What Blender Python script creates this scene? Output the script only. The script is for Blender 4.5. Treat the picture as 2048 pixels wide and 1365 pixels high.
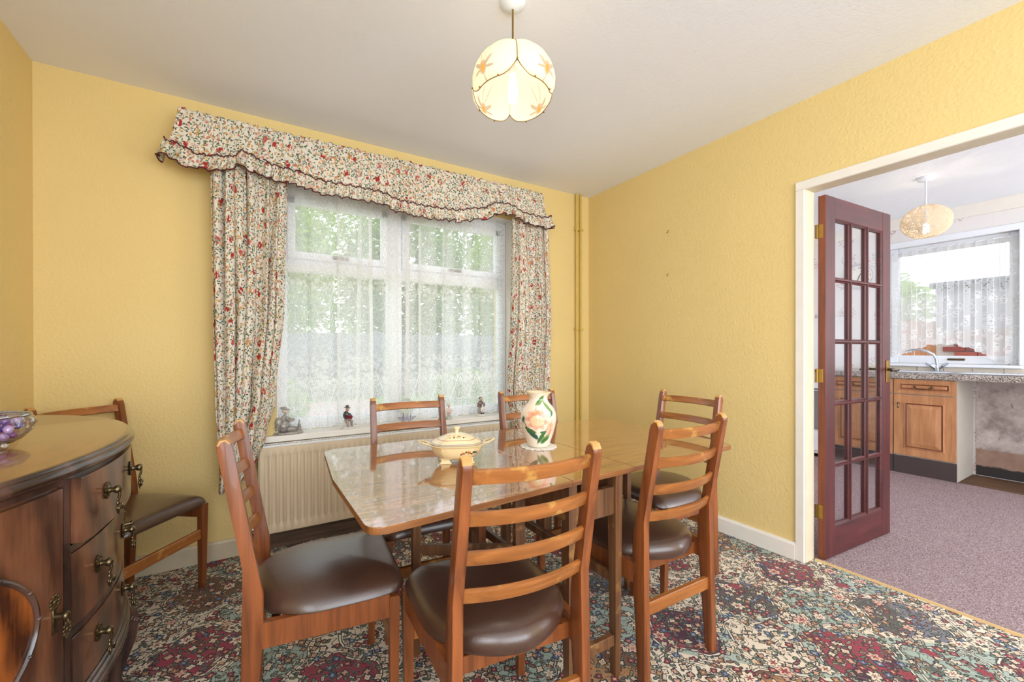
import bpy, bmesh, math, random
from mathutils import Vector, Matrix, noise
PI = math.pi
sc = bpy.context.scene
COL = sc.collection
for _o in list(bpy.data.objects):
    bpy.data.objects.remove(_o)

# ------------------------------------------------------------------ camera
F_PX, YAW, PITCH, ROLL = 824.69, 0.52882, -0.00283, -0.00142
cam_d = bpy.data.cameras.new('camera')
cam = bpy.data.objects.new('camera', cam_d)
COL.objects.link(cam)
cam_d.sensor_width = 36.0
cam_d.lens = F_PX / 2048 * 36.0
cam_d.shift_x = (1024 - 988.95) / 2048
cam_d.shift_y = 20.87 / 2048
_f = Vector((math.sin(YAW) * math.cos(PITCH), math.cos(YAW) * math.cos(PITCH), math.sin(PITCH)))
_r = Vector((math.cos(YAW), -math.sin(YAW), 0))
_u = _r.cross(_f)
_r2 = _r * math.cos(ROLL) + _u * math.sin(ROLL)
_u2 = -_r * math.sin(ROLL) + _u * math.cos(ROLL)
_M = Matrix((( _r2.x, _u2.x, -_f.x, 0), (_r2.y, _u2.y, -_f.y, 0), (_r2.z, _u2.z, -_f.z, 1.15), (0, 0, 0, 1)))
cam.matrix_world = _M
cam_d.clip_start = 0.05
sc.camera = cam

# ------------------------------------------------------------------ world, lights, exposure
sc.view_settings.view_transform = 'Standard'
sc.view_settings.look = 'None'
sc.view_settings.gamma = 1.0
sc.view_settings.use_curve_mapping = False
sc.view_settings.exposure = 0.24
world = bpy.data.worlds.new('overcast_sky')
sc.world = world
world.use_nodes = True
_wn = world.node_tree
_wn.nodes.clear()
_o = _wn.nodes.new('ShaderNodeOutputWorld')
_b = _wn.nodes.new('ShaderNodeBackground')
_t = _wn.nodes.new('ShaderNodeTexCoord')
_s = _wn.nodes.new('ShaderNodeSeparateXYZ')
_rr = _wn.nodes.new('ShaderNodeValToRGB')
_wn.links.new(_t.outputs['Generated'], _s.inputs[0])
_wn.links.new(_s.outputs['Z'], _rr.inputs[0])
_rr.color_ramp.elements[0].position = 0.0
_rr.color_ramp.elements[0].color = (0.93, 0.96, 1.0, 1)
_rr.color_ramp.elements[1].position = 0.7
_rr.color_ramp.elements[1].color = (0.72, 0.84, 1.0, 1)
_wn.links.new(_rr.outputs[0], _b.inputs[0])
_b.inputs[1].default_value = 2.1
_wn.links.new(_b.outputs[0], _o.inputs[0])

def light(name, kind, loc, energy, color=(1, 1, 1), size=0.1, size_y=None, rot=None, portal=False):
    d = bpy.data.lights.new(name, kind)
    d.energy = energy
    d.color = color
    if kind == 'AREA':
        d.size = size
        if size_y:
            d.shape = 'RECTANGLE'
            d.size_y = size_y
        if portal:
            d.cycles.is_portal = True
    elif kind == 'POINT':
        d.shadow_soft_size = size
    elif kind == 'SUN':
        d.angle = size
    o = bpy.data.objects.new(name, d)
    COL.objects.link(o)
    o.location = loc
    if rot:
        o.rotation_euler = rot
    return o

# added fill lamps behind the camera, at openings that are never seen
light('rear_fill_light', 'AREA', (0.84, -2.05, 1.35), 66, (0.84, 0.92, 1.0), 2.9, 1.9, (PI / 2, 0, 0))
light('side_fill_light', 'AREA', (-0.90, -1.02, 1.45), 36, (0.86, 0.93, 1.0), 1.4, 1.5, (0, -PI / 2, 0))  # added to brighten the right wall
light('kitchen_fill_light', 'AREA', (4.2, -2.05, 1.35), 84, (0.93, 0.96, 1.0), 2.4, 1.9, (PI / 2, 0, 0))  # added to brighten the kitchen
# portals only guide the sampling of the sky at the window openings
light('window_portal', 'AREA', (0.94, 3.02, 1.41), 1, size=1.7, size_y=1.7, rot=(-PI / 2, 0, 0), portal=True)
light('kitchen_window_portal', 'AREA', (6.02, 1.15, 1.65), 1, size=1.2, size_y=1.5, rot=(0, PI / 2, 0), portal=True)

# ------------------------------------------------------------------ helpers: materials
def srgb(r, g=None, b=None):
    if g is None:
        r, g, b = r
    def c(x):
        x = x / 255.0
        return x / 12.92 if x <= 0.04045 else ((x + 0.055) / 1.055) ** 2.4
    return (c(r), c(g), c(b), 1.0)

class NT:
    """terse node builder"""
    def __init__(self, name):
        self.mat = bpy.data.materials.new(name)
        self.mat.use_nodes = True
        self.t = self.mat.node_tree
        self.t.nodes.clear()
        self.out = self.t.nodes.new('ShaderNodeOutputMaterial')
        self.tc = None
    def n(self, typ, **kw):
        nd = self.t.nodes.new(typ)
        for k, v in kw.items():
            setattr(nd, k, v)
        return nd
    def set(self, sock, v):
        if isinstance(v, bpy.types.NodeSocket):
            self.t.links.new(v, sock)
        elif v is not None:
            if hasattr(sock.default_value, '__len__') and not hasattr(v, '__len__'):
                sock.default_value = [v] * len(sock.default_value)
            elif hasattr(sock.default_value, '__len__') and len(sock.default_value) == 3:
                sock.default_value = v[:3]
            else:
                sock.default_value = v
    def coord(self, which='Object'):
        if self.tc is None:
            self.tc = self.n('ShaderNodeTexCoord')
        return self.tc.outputs[which]
    def pos(self):
        return self.n('ShaderNodeNewGeometry').outputs['Position']
    def m(self, op, a, b=None, c=None, clamp=False):
        nd = self.n('ShaderNodeMath', operation=op, use_clamp=clamp)
        self.set(nd.inputs[0], a)
        if b is not None: self.set(nd.inputs[1], b)
        if c is not None: self.set(nd.inputs[2], c)
        return nd.outputs[0]
    def vm(self, op, a, b=None, scale=None):
        nd = self.n('ShaderNodeVectorMath', operation=op)
        self.set(nd.inputs[0], a)
        if b is not None: self.set(nd.inputs[1], b)
        if scale is not None: self.set(nd.inputs[3], scale)
        return nd.outputs[1] if op in ('LENGTH', 'DOT_PRODUCT', 'DISTANCE') else nd.outputs[0]
    def sep(self, v):
        nd = self.n('ShaderNodeSeparateXYZ'); self.set(nd.inputs[0], v); return nd.outputs
    def comb(self, x, y, z=0.0):
        nd = self.n('ShaderNodeCombineXYZ')
        for i, q in enumerate((x, y, z)): self.set(nd.inputs[i], q)
        return nd.outputs[0]
    def map(self, v, scale=(1, 1, 1), rot=(0, 0, 0), loc=(0, 0, 0)):
        nd = self.n('ShaderNodeMapping')
        self.set(nd.inputs[0], v)
        nd.inputs['Location'].default_value = loc
        nd.inputs['Rotation'].default_value = rot
        nd.inputs['Scale'].default_value = scale
        return nd.outputs[0]
    def noise(self, v, scale=5, detail=2, rough=0.5, dist=0.0, out='Fac'):
        nd = self.n('ShaderNodeTexNoise')
        self.set(nd.inputs['Vector'], v)
        nd.inputs['Scale'].default_value = scale
        nd.inputs['Detail'].default_value = detail
        nd.inputs['Roughness'].default_value = rough
        nd.inputs['Distortion'].default_value = dist
        return nd.outputs[out]
    def vor(self, v, scale=5, rand=1.0, feature='F1', metric='EUCLIDEAN', dims='3D'):
        nd = self.n('ShaderNodeTexVoronoi', feature=feature, voronoi_dimensions=dims)
        if feature != 'DISTANCE_TO_EDGE': nd.distance = metric
        self.set(nd.inputs['Vector'], v)
        nd.inputs['Scale'].default_value = scale
        nd.inputs['Randomness'].default_value = rand
        return nd.outputs
    def ramp(self, f, stops, interp='LINEAR'):
        nd = self.n('ShaderNodeValToRGB')
        cr = nd.color_ramp
        cr.interpolation = interp
        while len(cr.elements) < len(stops): cr.elements.new(0.5)
        for e, (p, c) in zip(cr.elements, stops):
            e.position = p
            e.color = c if hasattr(c, '__len__') else (c, c, c, 1)
        self.set(nd.inputs[0], f)
        return nd.outputs[0]
    def mix(self, f, a, b, blend='MIX'):
        nd = self.n('ShaderNodeMix', data_type='RGBA', blend_type=blend)
        self.set(nd.inputs[0], f)
        self.set(nd.inputs[6], a)
        self.set(nd.inputs[7], b)
        return nd.outputs[2]
    def step(self, x, edge, soft=0.001):
        """1 where x < edge"""
        nd = self.n('ShaderNodeMapRange', interpolation_type='SMOOTHSTEP')
        self.set(nd.inputs[0], x)
        nd.inputs[1].default_value = edge - soft
        nd.inputs[2].default_value = edge + soft
        nd.inputs[3].default_value = 1.0
        nd.inputs[4].default_value = 0.0
        return nd.outputs[0]
    def bump(self, h, strength=0.3, dist=0.01):
        nd = self.n('ShaderNodeBump')
        nd.inputs['Strength'].default_value = strength
        nd.inputs['Distance'].default_value = dist
        self.set(nd.inputs['Height'], h)
        return nd.outputs[0]
    def bsdf(self, color, rough=0.5, metal=0.0, normal=None, spec=0.5, coat=0.0, coat_rough=0.05, ior=1.5, trans=0.0, sheen=0.0, emit=None, es=0.0):
        nd = self.n('ShaderNodeBsdfPrincipled')
        self.set(nd.inputs['Base Color'], color)
        self.set(nd.inputs['Roughness'], rough)
        nd.inputs['Metallic'].default_value = metal
        nd.inputs['Specular IOR Level'].default_value = spec
        nd.inputs['Coat Weight'].default_value = coat
        nd.inputs['Coat Roughness'].default_value = coat_rough
        nd.inputs['IOR'].default_value = ior
        nd.inputs['Transmission Weight'].default_value = trans
        nd.inputs['Sheen Weight'].default_value = sheen
        if normal is not None: self.set(nd.inputs['Normal'], normal)
        if emit is not None:
            self.set(nd.inputs['Emission Color'], emit)
            nd.inputs['Emission Strength'].default_value = es
        return nd.outputs[0]
    def fin(self, sh):
        self.t.links.new(sh, self.out.inputs['Surface'])
        return self.mat

def plain(name, rgb, rough=0.5, metal=0.0, var=0.06, scale=12, **kw):
    t = NT(name)
    c = srgb(rgb)
    d = tuple(x * (1 - var * 2) for x in c[:3]) + (1,)
    e = tuple(min(1, x * (1 + var)) for x in c[:3]) + (1,)
    col = t.mix(t.noise(t.coord(), scale, 3), d, e)
    return t.fin(t.bsdf(col, rough, metal, **kw))

def wood(name, light_c, dark_c, axis='Z', rough=0.35, freq=60, coat=0.0, wear=None, bumpy=0.05, stretch=0.06, blotch=0.5):
    t = NT(name)
    s = {'X': (stretch, 1, 1), 'Y': (1, stretch, 1), 'Z': (1, 1, stretch)}[axis]
    v = t.map(t.coord(), s)
    g1 = t.noise(v, freq, 4, 0.6, 0.6)
    g2 = t.noise(t.coord(), 4, 2)
    f = t.m('ADD', t.m('MULTIPLY', g1, 1 - blotch * 0.5), t.m('MULTIPLY', g2, blotch * 0.5))
    col = t.ramp(f, [(0.30, srgb(dark_c)), (0.66, srgb(light_c))])
    if wear:
        col = t.mix(t.m('MULTIPLY', t.step(t.noise(t.coord(), 14, 4), 0.36, 0.05), 0.7), col, srgb(wear))
    return t.fin(t.bsdf(col, rough, normal=t.bump(g1, bumpy, 0.003), coat=coat))

M = {}
# ---- room
def wall_mat(name, rgb, seed=0.0):
    t = NT(name)
    p = t.map(t.pos(), (1, 1, 1), loc=(seed, seed, 0))
    h1 = t.noise(p, 55, 3, 0.6)
    v = t.vor(p, 70)['Distance']
    h = t.m('ADD', h1, t.m('MULTIPLY', v, 0.7))
    c = srgb(rgb)
    c2 = tuple(x * 0.93 for x in c[:3]) + (1,)
    col = t.mix(t.noise(p, 2.2, 3), c2, c)
    return t.fin(t.bsdf(col, 0.62, normal=t.bump(h, 0.32, 0.005), spec=0.35))
M['yellow_wall'] = wall_mat('yellow_textured_wallpaper', (233, 206, 140))
t = NT('white_stippled_ceiling')
p = t.pos()
h = t.m('ADD', t.noise(p, 90, 4, 0.7), t.m('MULTIPLY', t.noise(p, 25, 2), 0.6))
M['ceiling'] = t.fin(t.bsdf(srgb(240, 241, 246), 0.8, normal=t.bump(h, 0.30, 0.005)))
t = NT('combed_kitchen_ceiling')
p = t.map(t.pos(), (1, 1, 1), rot=(0, 0, 0.6))
h = t.noise(t.map(p, (1, 0.22, 1)), 38, 3, 0.6, 1.4)
M['kitchen_ceiling'] = t.fin(t.bsdf(srgb(238, 240, 243), 0.75, normal=t.bump(h, 0.55, 0.014)))
t = NT('kitchen_floral_wallpaper')
p = t.pos(); s = t.sep(p)
q = t.comb(t.m('ADD', s[1], s[0]), s[2], 0)
base = t.mix(t.noise(p, 3, 2), srgb(226, 222, 220), srgb(236, 232, 230))
gx = t.m('FRACT', t.m('MULTIPLY', s[1], 3.2)); gz = t.m('FRACT', t.m('MULTIPLY', s[2], 3.2))
line = t.m('MAXIMUM', t.step(gx, 0.02, 0.01), t.step(gz, 0.02, 0.01))
base = t.mix(t.m('MULTIPLY', line, 0.10), base, srgb(170, 172, 180))
vo = t.vor(q, 3.4, 0.55, dims='2D')
clump = t.step(vo['Distance'], 0.26, 0.03)
pet = t.vor(q, 45, 1.0, dims='2D')
pm = t.m('MULTIPLY', clump, t.step(pet['Distance'], 0.32, 0.06))
pc = t.ramp(t.sep(pet['Color'])[0], [(0, srgb(196, 128, 132)), (0.35, srgb(150, 160, 150)), (0.7, srgb(178, 168, 182)), (0.9, srgb(214, 160, 150))], 'CONSTANT')
M['kitchen_wall'] = t.fin(t.bsdf(t.mix(t.m('MULTIPLY', pm, 0.75), base, pc), 0.6))
t = NT('bare_grimy_plaster')
p = t.pos(); s = t.sep(p)
col = t.ramp(t.noise(p, 4, 6, 0.7), [(0.35, srgb(138, 124, 120)), (0.6, srgb(205, 194, 188))])
sc1 = t.step(t.noise(t.map(p, (1, 1, 0.35)), 11, 6, 0.8), 0.385, 0.02)
col = t.mix(t.m('MULTIPLY', sc1, 0.8), col, srgb(58, 50, 50))
band = t.step(s[2], 0.24, 0.01)
col = t.mix(band, col, t.mix(t.noise(p, 14, 4), srgb(128, 98, 82), srgb(176, 146, 130)))
low = t.step(t.m('ADD', s[2], t.m('MULTIPLY', t.noise(p, 8, 3), 0.06)), 0.12, 0.008)
col = t.mix(low, col, srgb(52, 46, 46))
M['bare_plaster'] = t.fin(t.bsdf(col, 0.85))
M['white_gloss'] = plain('white_gloss_paint', (238, 232, 222), 0.35, var=0.04)
M['cream_gloss'] = plain('aged_cream_paint', (210, 196, 168), 0.4, var=0.08)
M['upvc'] = plain('white_plastic_frame', (236, 240, 246), 0.3, var=0.02)
M['grimy_wood'] = wood('grimy_bare_skirting', (120, 92, 70), (40, 30, 26), 'X', 0.7)
M['yellow_paint'] = plain('yellow_painted_pipe', (214, 182, 88), 0.4, var=0.05)

# ---- carpet
t = NT('patterned_axminster_carpet')
pp = t.pos()
wob = t.noise(pp, 14, 2, 0.5, 0, 'Color')
P2 = t.vm('ADD', pp, t.vm('SCALE', t.vm('SUBTRACT', wob, (0.5, 0.5, 0.5)), scale=0.022))
s = t.sep(P2)
CELL = 0.43
# diamond lattice of medallions, points along and across the room
A_ = t.m('ADD', t.m('DIVIDE', t.m('ADD', s[0], s[1]), CELL), 20.45)
B_ = t.m('ADD', t.m('DIVIDE', t.m('SUBTRACT', s[0], s[1]), CELL), 20.45)
ia, ib = t.m('FLOOR', A_), t.m('FLOOR', B_)
fa = t.m('ABSOLUTE', t.m('SUBTRACT', t.m('SUBTRACT', A_, ia), 0.5))
fb = t.m('ABSOLUTE', t.m('SUBTRACT', t.m('SUBTRACT', B_, ib), 0.5))
mxf, mnf = t.m('MAXIMUM', fa, fb), t.m('MINIMUM', fa, fb)
# scalloped sides with a stepped notch in the middle of each
d = t.m('SUBTRACT', 0.5, mxf)
notch = t.step(mnf, 0.115, 0.004)
d = t.m('ADD', d, t.m('MULTIPLY', notch, -0.050))
rr_ = t.m('SQRT', t.m('ADD', t.m('MULTIPLY', fa, fa), t.m('MULTIPLY', fb, fb)))
d2 = t.m('SUBTRACT', 0.565, rr_)
d = t.m('MINIMUM', d, d2)
par = t.m('MODULO', t.m('ADD', ia, ib), 2.0)
isdark = t.step(t.m('ABSOLUTE', t.m('SUBTRACT', par, 1.0)), 0.5, 0.1)
sel = t.m('DIVIDE', t.m('MODULO', ia, 4.0), 4.0)
sel2 = t.m('DIVIDE', t.m('MODULO', t.m('ADD', ib, 1.0), 4.0), 4.0)
two = t.noise(pp, 3.4, 1)
burg = t.mix(t.step(two, 0.47, 0.03), srgb(150, 54, 72), srgb(74, 36, 58))
brown = t.mix(t.step(two, 0.5, 0.03), srgb(176, 128, 84), srgb(118, 80, 56))
slate = t.mix(t.step(two, 0.5, 0.03), srgb(118, 116, 128), srgb(92, 78, 78))
dsel = t.ramp(sel, [(0.0, 0.0), (0.2, 1.0), (0.45, 0.0), (0.7, 0.5)], 'CONSTANT')
dark = t.mix(t.step(dsel, 0.25, 0.01), t.mix(t.step(dsel, 0.75, 0.01), brown, slate), burg)
light_ = t.mix(t.step(sel2, 0.40, 0.01), srgb(226, 210, 188), srgb(160, 174, 162))
field = t.mix(isdark, light_, dark)
ground = t.mix(t.step(t.m('MODULO', t.m('ADD', ia, t.m('MULTIPLY', ib, 3.0)), 3.0), 1.5, 0.1), srgb(168, 180, 168), srgb(224, 208, 184))
field = t.mix(t.step(d, 0.045, 0.003), field, ground)
ol = srgb(60, 50, 52)
def lines(t, base, dd, at, w, c):
    return t.mix(t.step(t.m('ABSOLUTE', t.m('SUBTRACT', dd, at)), w, 0.003), base, c)
# vines and leaves
n1 = t.noise(t.map(P2, (1, 1, 0)), 15, 2, 0.55, 1.2)
vine = t.step(t.m('ABSOLUTE', t.m('SUBTRACT', n1, 0.5)), 0.020, 0.008)
field = t.mix(vine, field, srgb(86, 92, 80))
field = lines(t, field, d, 0.030, 0.006, ol)
field = lines(t, field, d, 0.048, 0.009, srgb(230, 216, 194))
field = lines(t, field, d, 0.064, 0.006, ol)
field = lines(t, field, d, 0.110, 0.004, srgb(120, 108, 98))
def flowers(t, base, P, scale, rand, rad, amp, n, cols, outline, seed, cen, width=0.09, keep=1.0):
    Q = t.map(P, (1, 1, 0), loc=(seed, seed * 0.7, 0))
    v = t.vor(Q, scale, rand, 'F1', 'EUCLIDEAN', '2D')
    loc = t.vm('SUBTRACT', t.vm('SCALE', Q, scale=scale), t.vm('SCALE', v['Position'], scale=scale))
    q = t.sep(loc)
    rc = t.sep(v['Color'])
    ang = t.m('ARCTAN2', q[1], q[0])
    r = t.m('SQRT', t.m('ADD', t.m('MULTIPLY', q[0], q[0]), t.m('MULTIPLY', q[1], q[1])))
    wob = t.m('MULTIPLY', t.m('COSINE', t.m('ADD', t.m('MULTIPLY', ang, n), t.m('MULTIPLY', rc[0], 6.28))), amp)
    rr = t.m('ADD', t.m('ADD', r, wob), t.m('MULTIPLY', rc[2], 0.10))
    if keep < 1: rr = t.m('ADD', rr, t.m('MULTIPLY', t.m('GREATER_THAN', rc[0], keep), 5.0))
    c = t.ramp(rc[1], cols, 'CONSTANT')
    out = t.mix(t.step(rr, rad + width, 0.02), base, outline)
    out = t.mix(t.step(rr, rad, 0.02), out, c)
    out = t.mix(t.step(rr, rad * 0.50, 0.02), out, outline)
    return t.mix(t.step(rr, rad * 0.40, 0.02), out, cen)
dk = srgb(46, 40, 44)
f2 = flowers(t, field, P2, 40, 1.0, 0.27, 0.15, 2, [(0, srgb(112, 134, 112)), (0.25, srgb(80, 104, 96)), (0.5, srgb(176, 166, 132)), (0.66, srgb(140, 70, 70)), (0.78, srgb(228, 214, 190))], dk, 3.1, srgb(130, 128, 104), 0.16, 0.85)
f3 = flowers(t, f2, P2, 27, 0.9, 0.31, 0.07, 4, [(0, srgb(228, 208, 184)), (0.28, srgb(206, 158, 138)), (0.42, srgb(150, 52, 68)), (0.60, srgb(84, 116, 156)), (0.72, srgb(236, 220, 198)), (0.84, srgb(158, 112, 82))], dk, 9.3, srgb(222, 190, 140), 0.13, 0.70)
f4 = flowers(t, f3, P2, 8.2, 0.9, 0.20, 0.045, 6, [(0, srgb(232, 214, 190)), (0.5, srgb(222, 178, 156)), (0.8, srgb(158, 64, 74))], dk, 21.7, srgb(150, 60, 66), 0.035, 0.55)
pile = t.noise(pp, 240, 2)
colc = t.mix(t.m('MULTIPLY', pile, 0.25), f4, t.mix(0.4, f4, srgb(150, 140, 134)))
M['carpet'] = t.fin(t.bsdf(colc, 0.95, normal=t.bump(pile, 0.35, 0.003), spec=0.1, sheen=0.1))
t = NT('mauve_flecked_kitchen_carpet')
pp = t.pos()
nz = t.noise(pp, 190, 3, 0.8)
col = t.ramp(nz, [(0.33, srgb(88, 66, 72)), (0.5, srgb(150, 128, 130)), (0.68, srgb(206, 188, 184))])
M['kitchen_carpet'] = t.fin(t.bsdf(col, 0.95, normal=t.bump(nz, 0.4, 0.004), spec=0.1))
M['brown_subfloor'] = wood('bare_brown_subfloor', (120, 86, 58), (64, 44, 32), 'Y', 0.8)

# ---- fabrics
def floral(name, dark=1.0, sc=1.0):
    t = NT(name)
    uv = t.coord('UV')
    wn = t.noise(uv, 18 * sc, 2, 0.5, 0, 'Color')
    Q = t.vm('ADD', uv, t.vm('SCALE', t.vm('SUBTRACT', wn, (0.5, 0.5, 0.5)), scale=0.02 / sc))
    base = srgb(240, 232, 218)
    # fine stems
    e = t.vor(Q, 30 * sc, 1.0, 'DISTANCE_TO_EDGE', dims='2D')['Distance']
    brk = t.step(t.noise(Q, 22 * sc, 2), 0.50, 0.02)
    col = t.mix(t.m('MULTIPLY', t.step(e, 0.035, 0.015), brk), base, srgb(84, 92, 66))
    # leaves
    L = t.vor(t.map(Q, (1.0, 2.3, 1), rot=(0, 0, 0.7)), 32 * sc, 1.0, dims='2D')
    lc = t.ramp(t.sep(L['Color'])[0], [(0, srgb(110, 128, 92)), (0.35, srgb(84, 124, 108)), (0.55, srgb(88, 90, 72)), (0.8, srgb(160, 158, 116))], 'CONSTANT')
    col = t.mix(t.m('MULTIPLY', t.step(L['Distance'], 0.27, 0.03), t.step(t.sep(L['Color'])[1], 0.62, 0.01)), col, lc)
    L = t.vor(t.map(Q, (2.3, 1.0, 1), rot=(0, 0, 0.3)), 32 * sc, 1.0, dims='2D')
    col = t.mix(t.m('MULTIPLY', t.step(L['Distance'], 0.26, 0.03), t.step(t.sep(L['Color'])[1], 0.5, 0.01)), col, lc)
    # small orange / pink blossoms
    B = t.vor(Q, 42 * sc, 1.0, dims='2D')
    bc = t.ramp(t.sep(B['Color'])[0], [(0, srgb(222, 170, 112)), (0.4, srgb(236, 196, 178)), (0.7, srgb(214, 140, 118)), (0.9, srgb(232, 200, 136))], 'CONSTANT')
    col = t.mix(t.m('MULTIPLY', t.step(B['Distance'], 0.34, 0.03), t.step(t.sep(B['Color'])[2], 0.42, 0.01)), col, bc)
    # red flower clusters
    R = t.vor(Q, 11.0 * sc, 0.9, dims='2D')
    R2 = t.vor(Q, 52 * sc, 0.9, dims='2D')
    m = t.m('MULTIPLY', t.m('MULTIPLY', t.step(R['Distance'], 0.22, 0.02), t.step(R2['Distance'], 0.5, 0.04)), t.step(t.sep(R['Color'])[1], 0.45, 0.01))
    rc = t.ramp(t.sep(R['Color'])[0], [(0, srgb(182, 62, 56)), (0.6, srgb(200, 100, 96)), (0.85, srgb(212, 150, 92))], 'CONSTANT')
    col = t.mix(m, col, rc)
    dif = t.n('ShaderNodeBsdfDiffuse'); t.set(dif.inputs[0], col)
    tr = t.n('ShaderNodeBsdfTranslucent'); t.set(tr.inputs[0], col)
    mx = t.n('ShaderNodeMixShader'); mx.inputs[0].default_value = 0.22
    t.t.links.new(dif.outputs[0], mx.inputs[1]); t.t.links.new(tr.outputs[0], mx.inputs[2])
    return t.fin(mx.outputs[0])
M['floral'] = floral('floral_chintz', sc=1.0)
M['piping'] = plain('maroon_piping_cord', (84, 18, 28), 0.6)

def lace(name, mode):
    t = NT(name)
    uv = t.coord('UV'); s = t.sep(uv)
    U, V = s[0], s[1]
    if mode == 'swag':
        cell = 0.21
        a = t.m('SUBTRACT', t.m('FRACT', t.m('DIVIDE', U, cell)), 0.5)
        ab = t.m('ABSOLUTE', a)
        # feathery arcs falling away from each column centre
        ph = t.m('ADD', t.m('MULTIPLY', V, 120.0), t.m('MULTIPLY', t.m('POWER', ab, 0.5), 150.0))
        feather = t.m('MULTIPLY', t.m('ADD', t.m('SINE', ph), 1.0), 0.5)
        colm = t.step(ab, 0.33, 0.10)
        dens = t.m('ADD', 0.40, t.m('MULTIPLY', t.m('MULTIPLY', feather, colm), 0.40))
        # flower band(s)
        fl = t.vor(uv, 24, 0.7, dims='2D')
        pq = t.m('MULTIPLY', t.step(t.vor(t.vm('ADD', uv, t.vm('SCALE', t.noise(uv, 26, 3, out='Color'), scale=0.06)), 30, 1.0, dims='2D')['Distance'], 0.42, 0.08), 0.20)
        b1 = t.step(t.m('ABSOLUTE', t.m('SUBTRACT', V, 1.02)), 0.10, 0.03)
        b2 = t.step(t.m('ABSOLUTE', t.m('SUBTRACT', V, 1.60)), 0.07, 0.03)
        dens = t.m('ADD', dens, t.m('MULTIPLY', t.m('MAXIMUM', b1, b2), pq))
        # ribs and scalloped outlines in the foot
        low = t.step(V, 0.98, 0.03)
        ribs = t.m('MULTIPLY', t.m('ADD', t.m('SINE', t.m('MULTIPLY', U, 760.0)), 1.0), 0.10)
        arc = t.m('SUBTRACT', V, t.m('ADD', 0.74, t.m('MULTIPLY', t.m('POWER', ab, 1.3), 0.62)))
        outl = t.m('MULTIPLY', t.step(t.m('ABSOLUTE', arc), 0.007, 0.003), 0.5)
        scr = t.m('MULTIPLY', t.step(t.m('ABSOLUTE', t.m('SUBTRACT', t.vor(uv, 42, 0.9, dims='2D')['Distance'], 0.33)), 0.07, 0.03), 0.35)
        dens = t.m('ADD', dens, t.m('MULTIPLY', low, t.m('ADD', ribs, t.m('ADD', outl, scr))))
        # scrolling sprigs
        sp = t.vor(t.vm('ADD', uv, t.vm('SCALE', t.noise(uv, 30, 2, out='Color'), scale=0.03)), 20, 1.0, 'DISTANCE_TO_EDGE', dims='2D')['Distance']
        dens = t.m('ADD', dens, t.m('MULTIPLY', t.step(sp, 0.05, 0.03), 0.10))
        hole = t.m('MULTIPLY', t.step(t.vor(uv, 45, 1.0, dims='2D')['Distance'], 0.20, 0.05), 0.12)
        dens = t.m('SUBTRACT', dens, hole, clamp=True)
    elif mode == 'ruffle':
        dens = t.m('ADD', 0.62, t.m('MULTIPLY', t.step(t.vor(uv, 60, 0.8, dims='2D')['Distance'], 0.35, 0.05), 0.25))
    else:
        fl = t.vor(t.vm('ADD', uv, t.vm('SCALE', t.noise(uv, 25, 3, out='Color'), scale=0.05)), 9, 1.0, dims='2D')
        fl2 = t.vor(uv, 46, 1.0, dims='2D')
        inlow = t.step(V, 1.68, 0.05)
        cl = t.m('MULTIPLY', t.step(fl['Distance'], 0.36, 0.03), t.m('ADD', 0.15, t.m('MULTIPLY', inlow, 0.35)))
        gaps = t.m('MULTIPLY', t.m('MULTIPLY', t.step(fl2['Distance'], 0.30, 0.05), t.step(fl['Distance'], 0.30, 0.02)), 0.35)
        dens = t.m('SUBTRACT', t.m('ADD', t.m('ADD', 0.50, t.m('MULTIPLY', inlow, 0.18)), t.m('MULTIPLY', cl, 0.45)), gaps, clamp=True)
    c = srgb(244, 243, 240)
    dif = t.n('ShaderNodeBsdfDiffuse'); dif.inputs[0].default_value = c
    tr = t.n('ShaderNodeBsdfTranslucent'); tr.inputs[0].default_value = c
    mx = t.n('ShaderNodeMixShader'); mx.inputs[0].default_value = 0.5
    t.t.links.new(dif.outputs[0], mx.inputs[1]); t.t.links.new(tr.outputs[0], mx.inputs[2])
    tp = t.n('ShaderNodeBsdfTransparent')
    m2 = t.n('ShaderNodeMixShader'); t.set(m2.inputs[0], dens)
    t.t.links.new(tp.outputs[0], m2.inputs[1]); t.t.links.new(mx.outputs[0], m2.inputs[2])
    return t.fin(m2.outputs[0])
M['lace'] = lace('swagged_lace_net', 'swag')
M['lace_ruffle'] = lace('gathered_lace_edge', 'ruffle')
M['lace_kitchen'] = lace('rose_patterned_net', 'rose')

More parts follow.
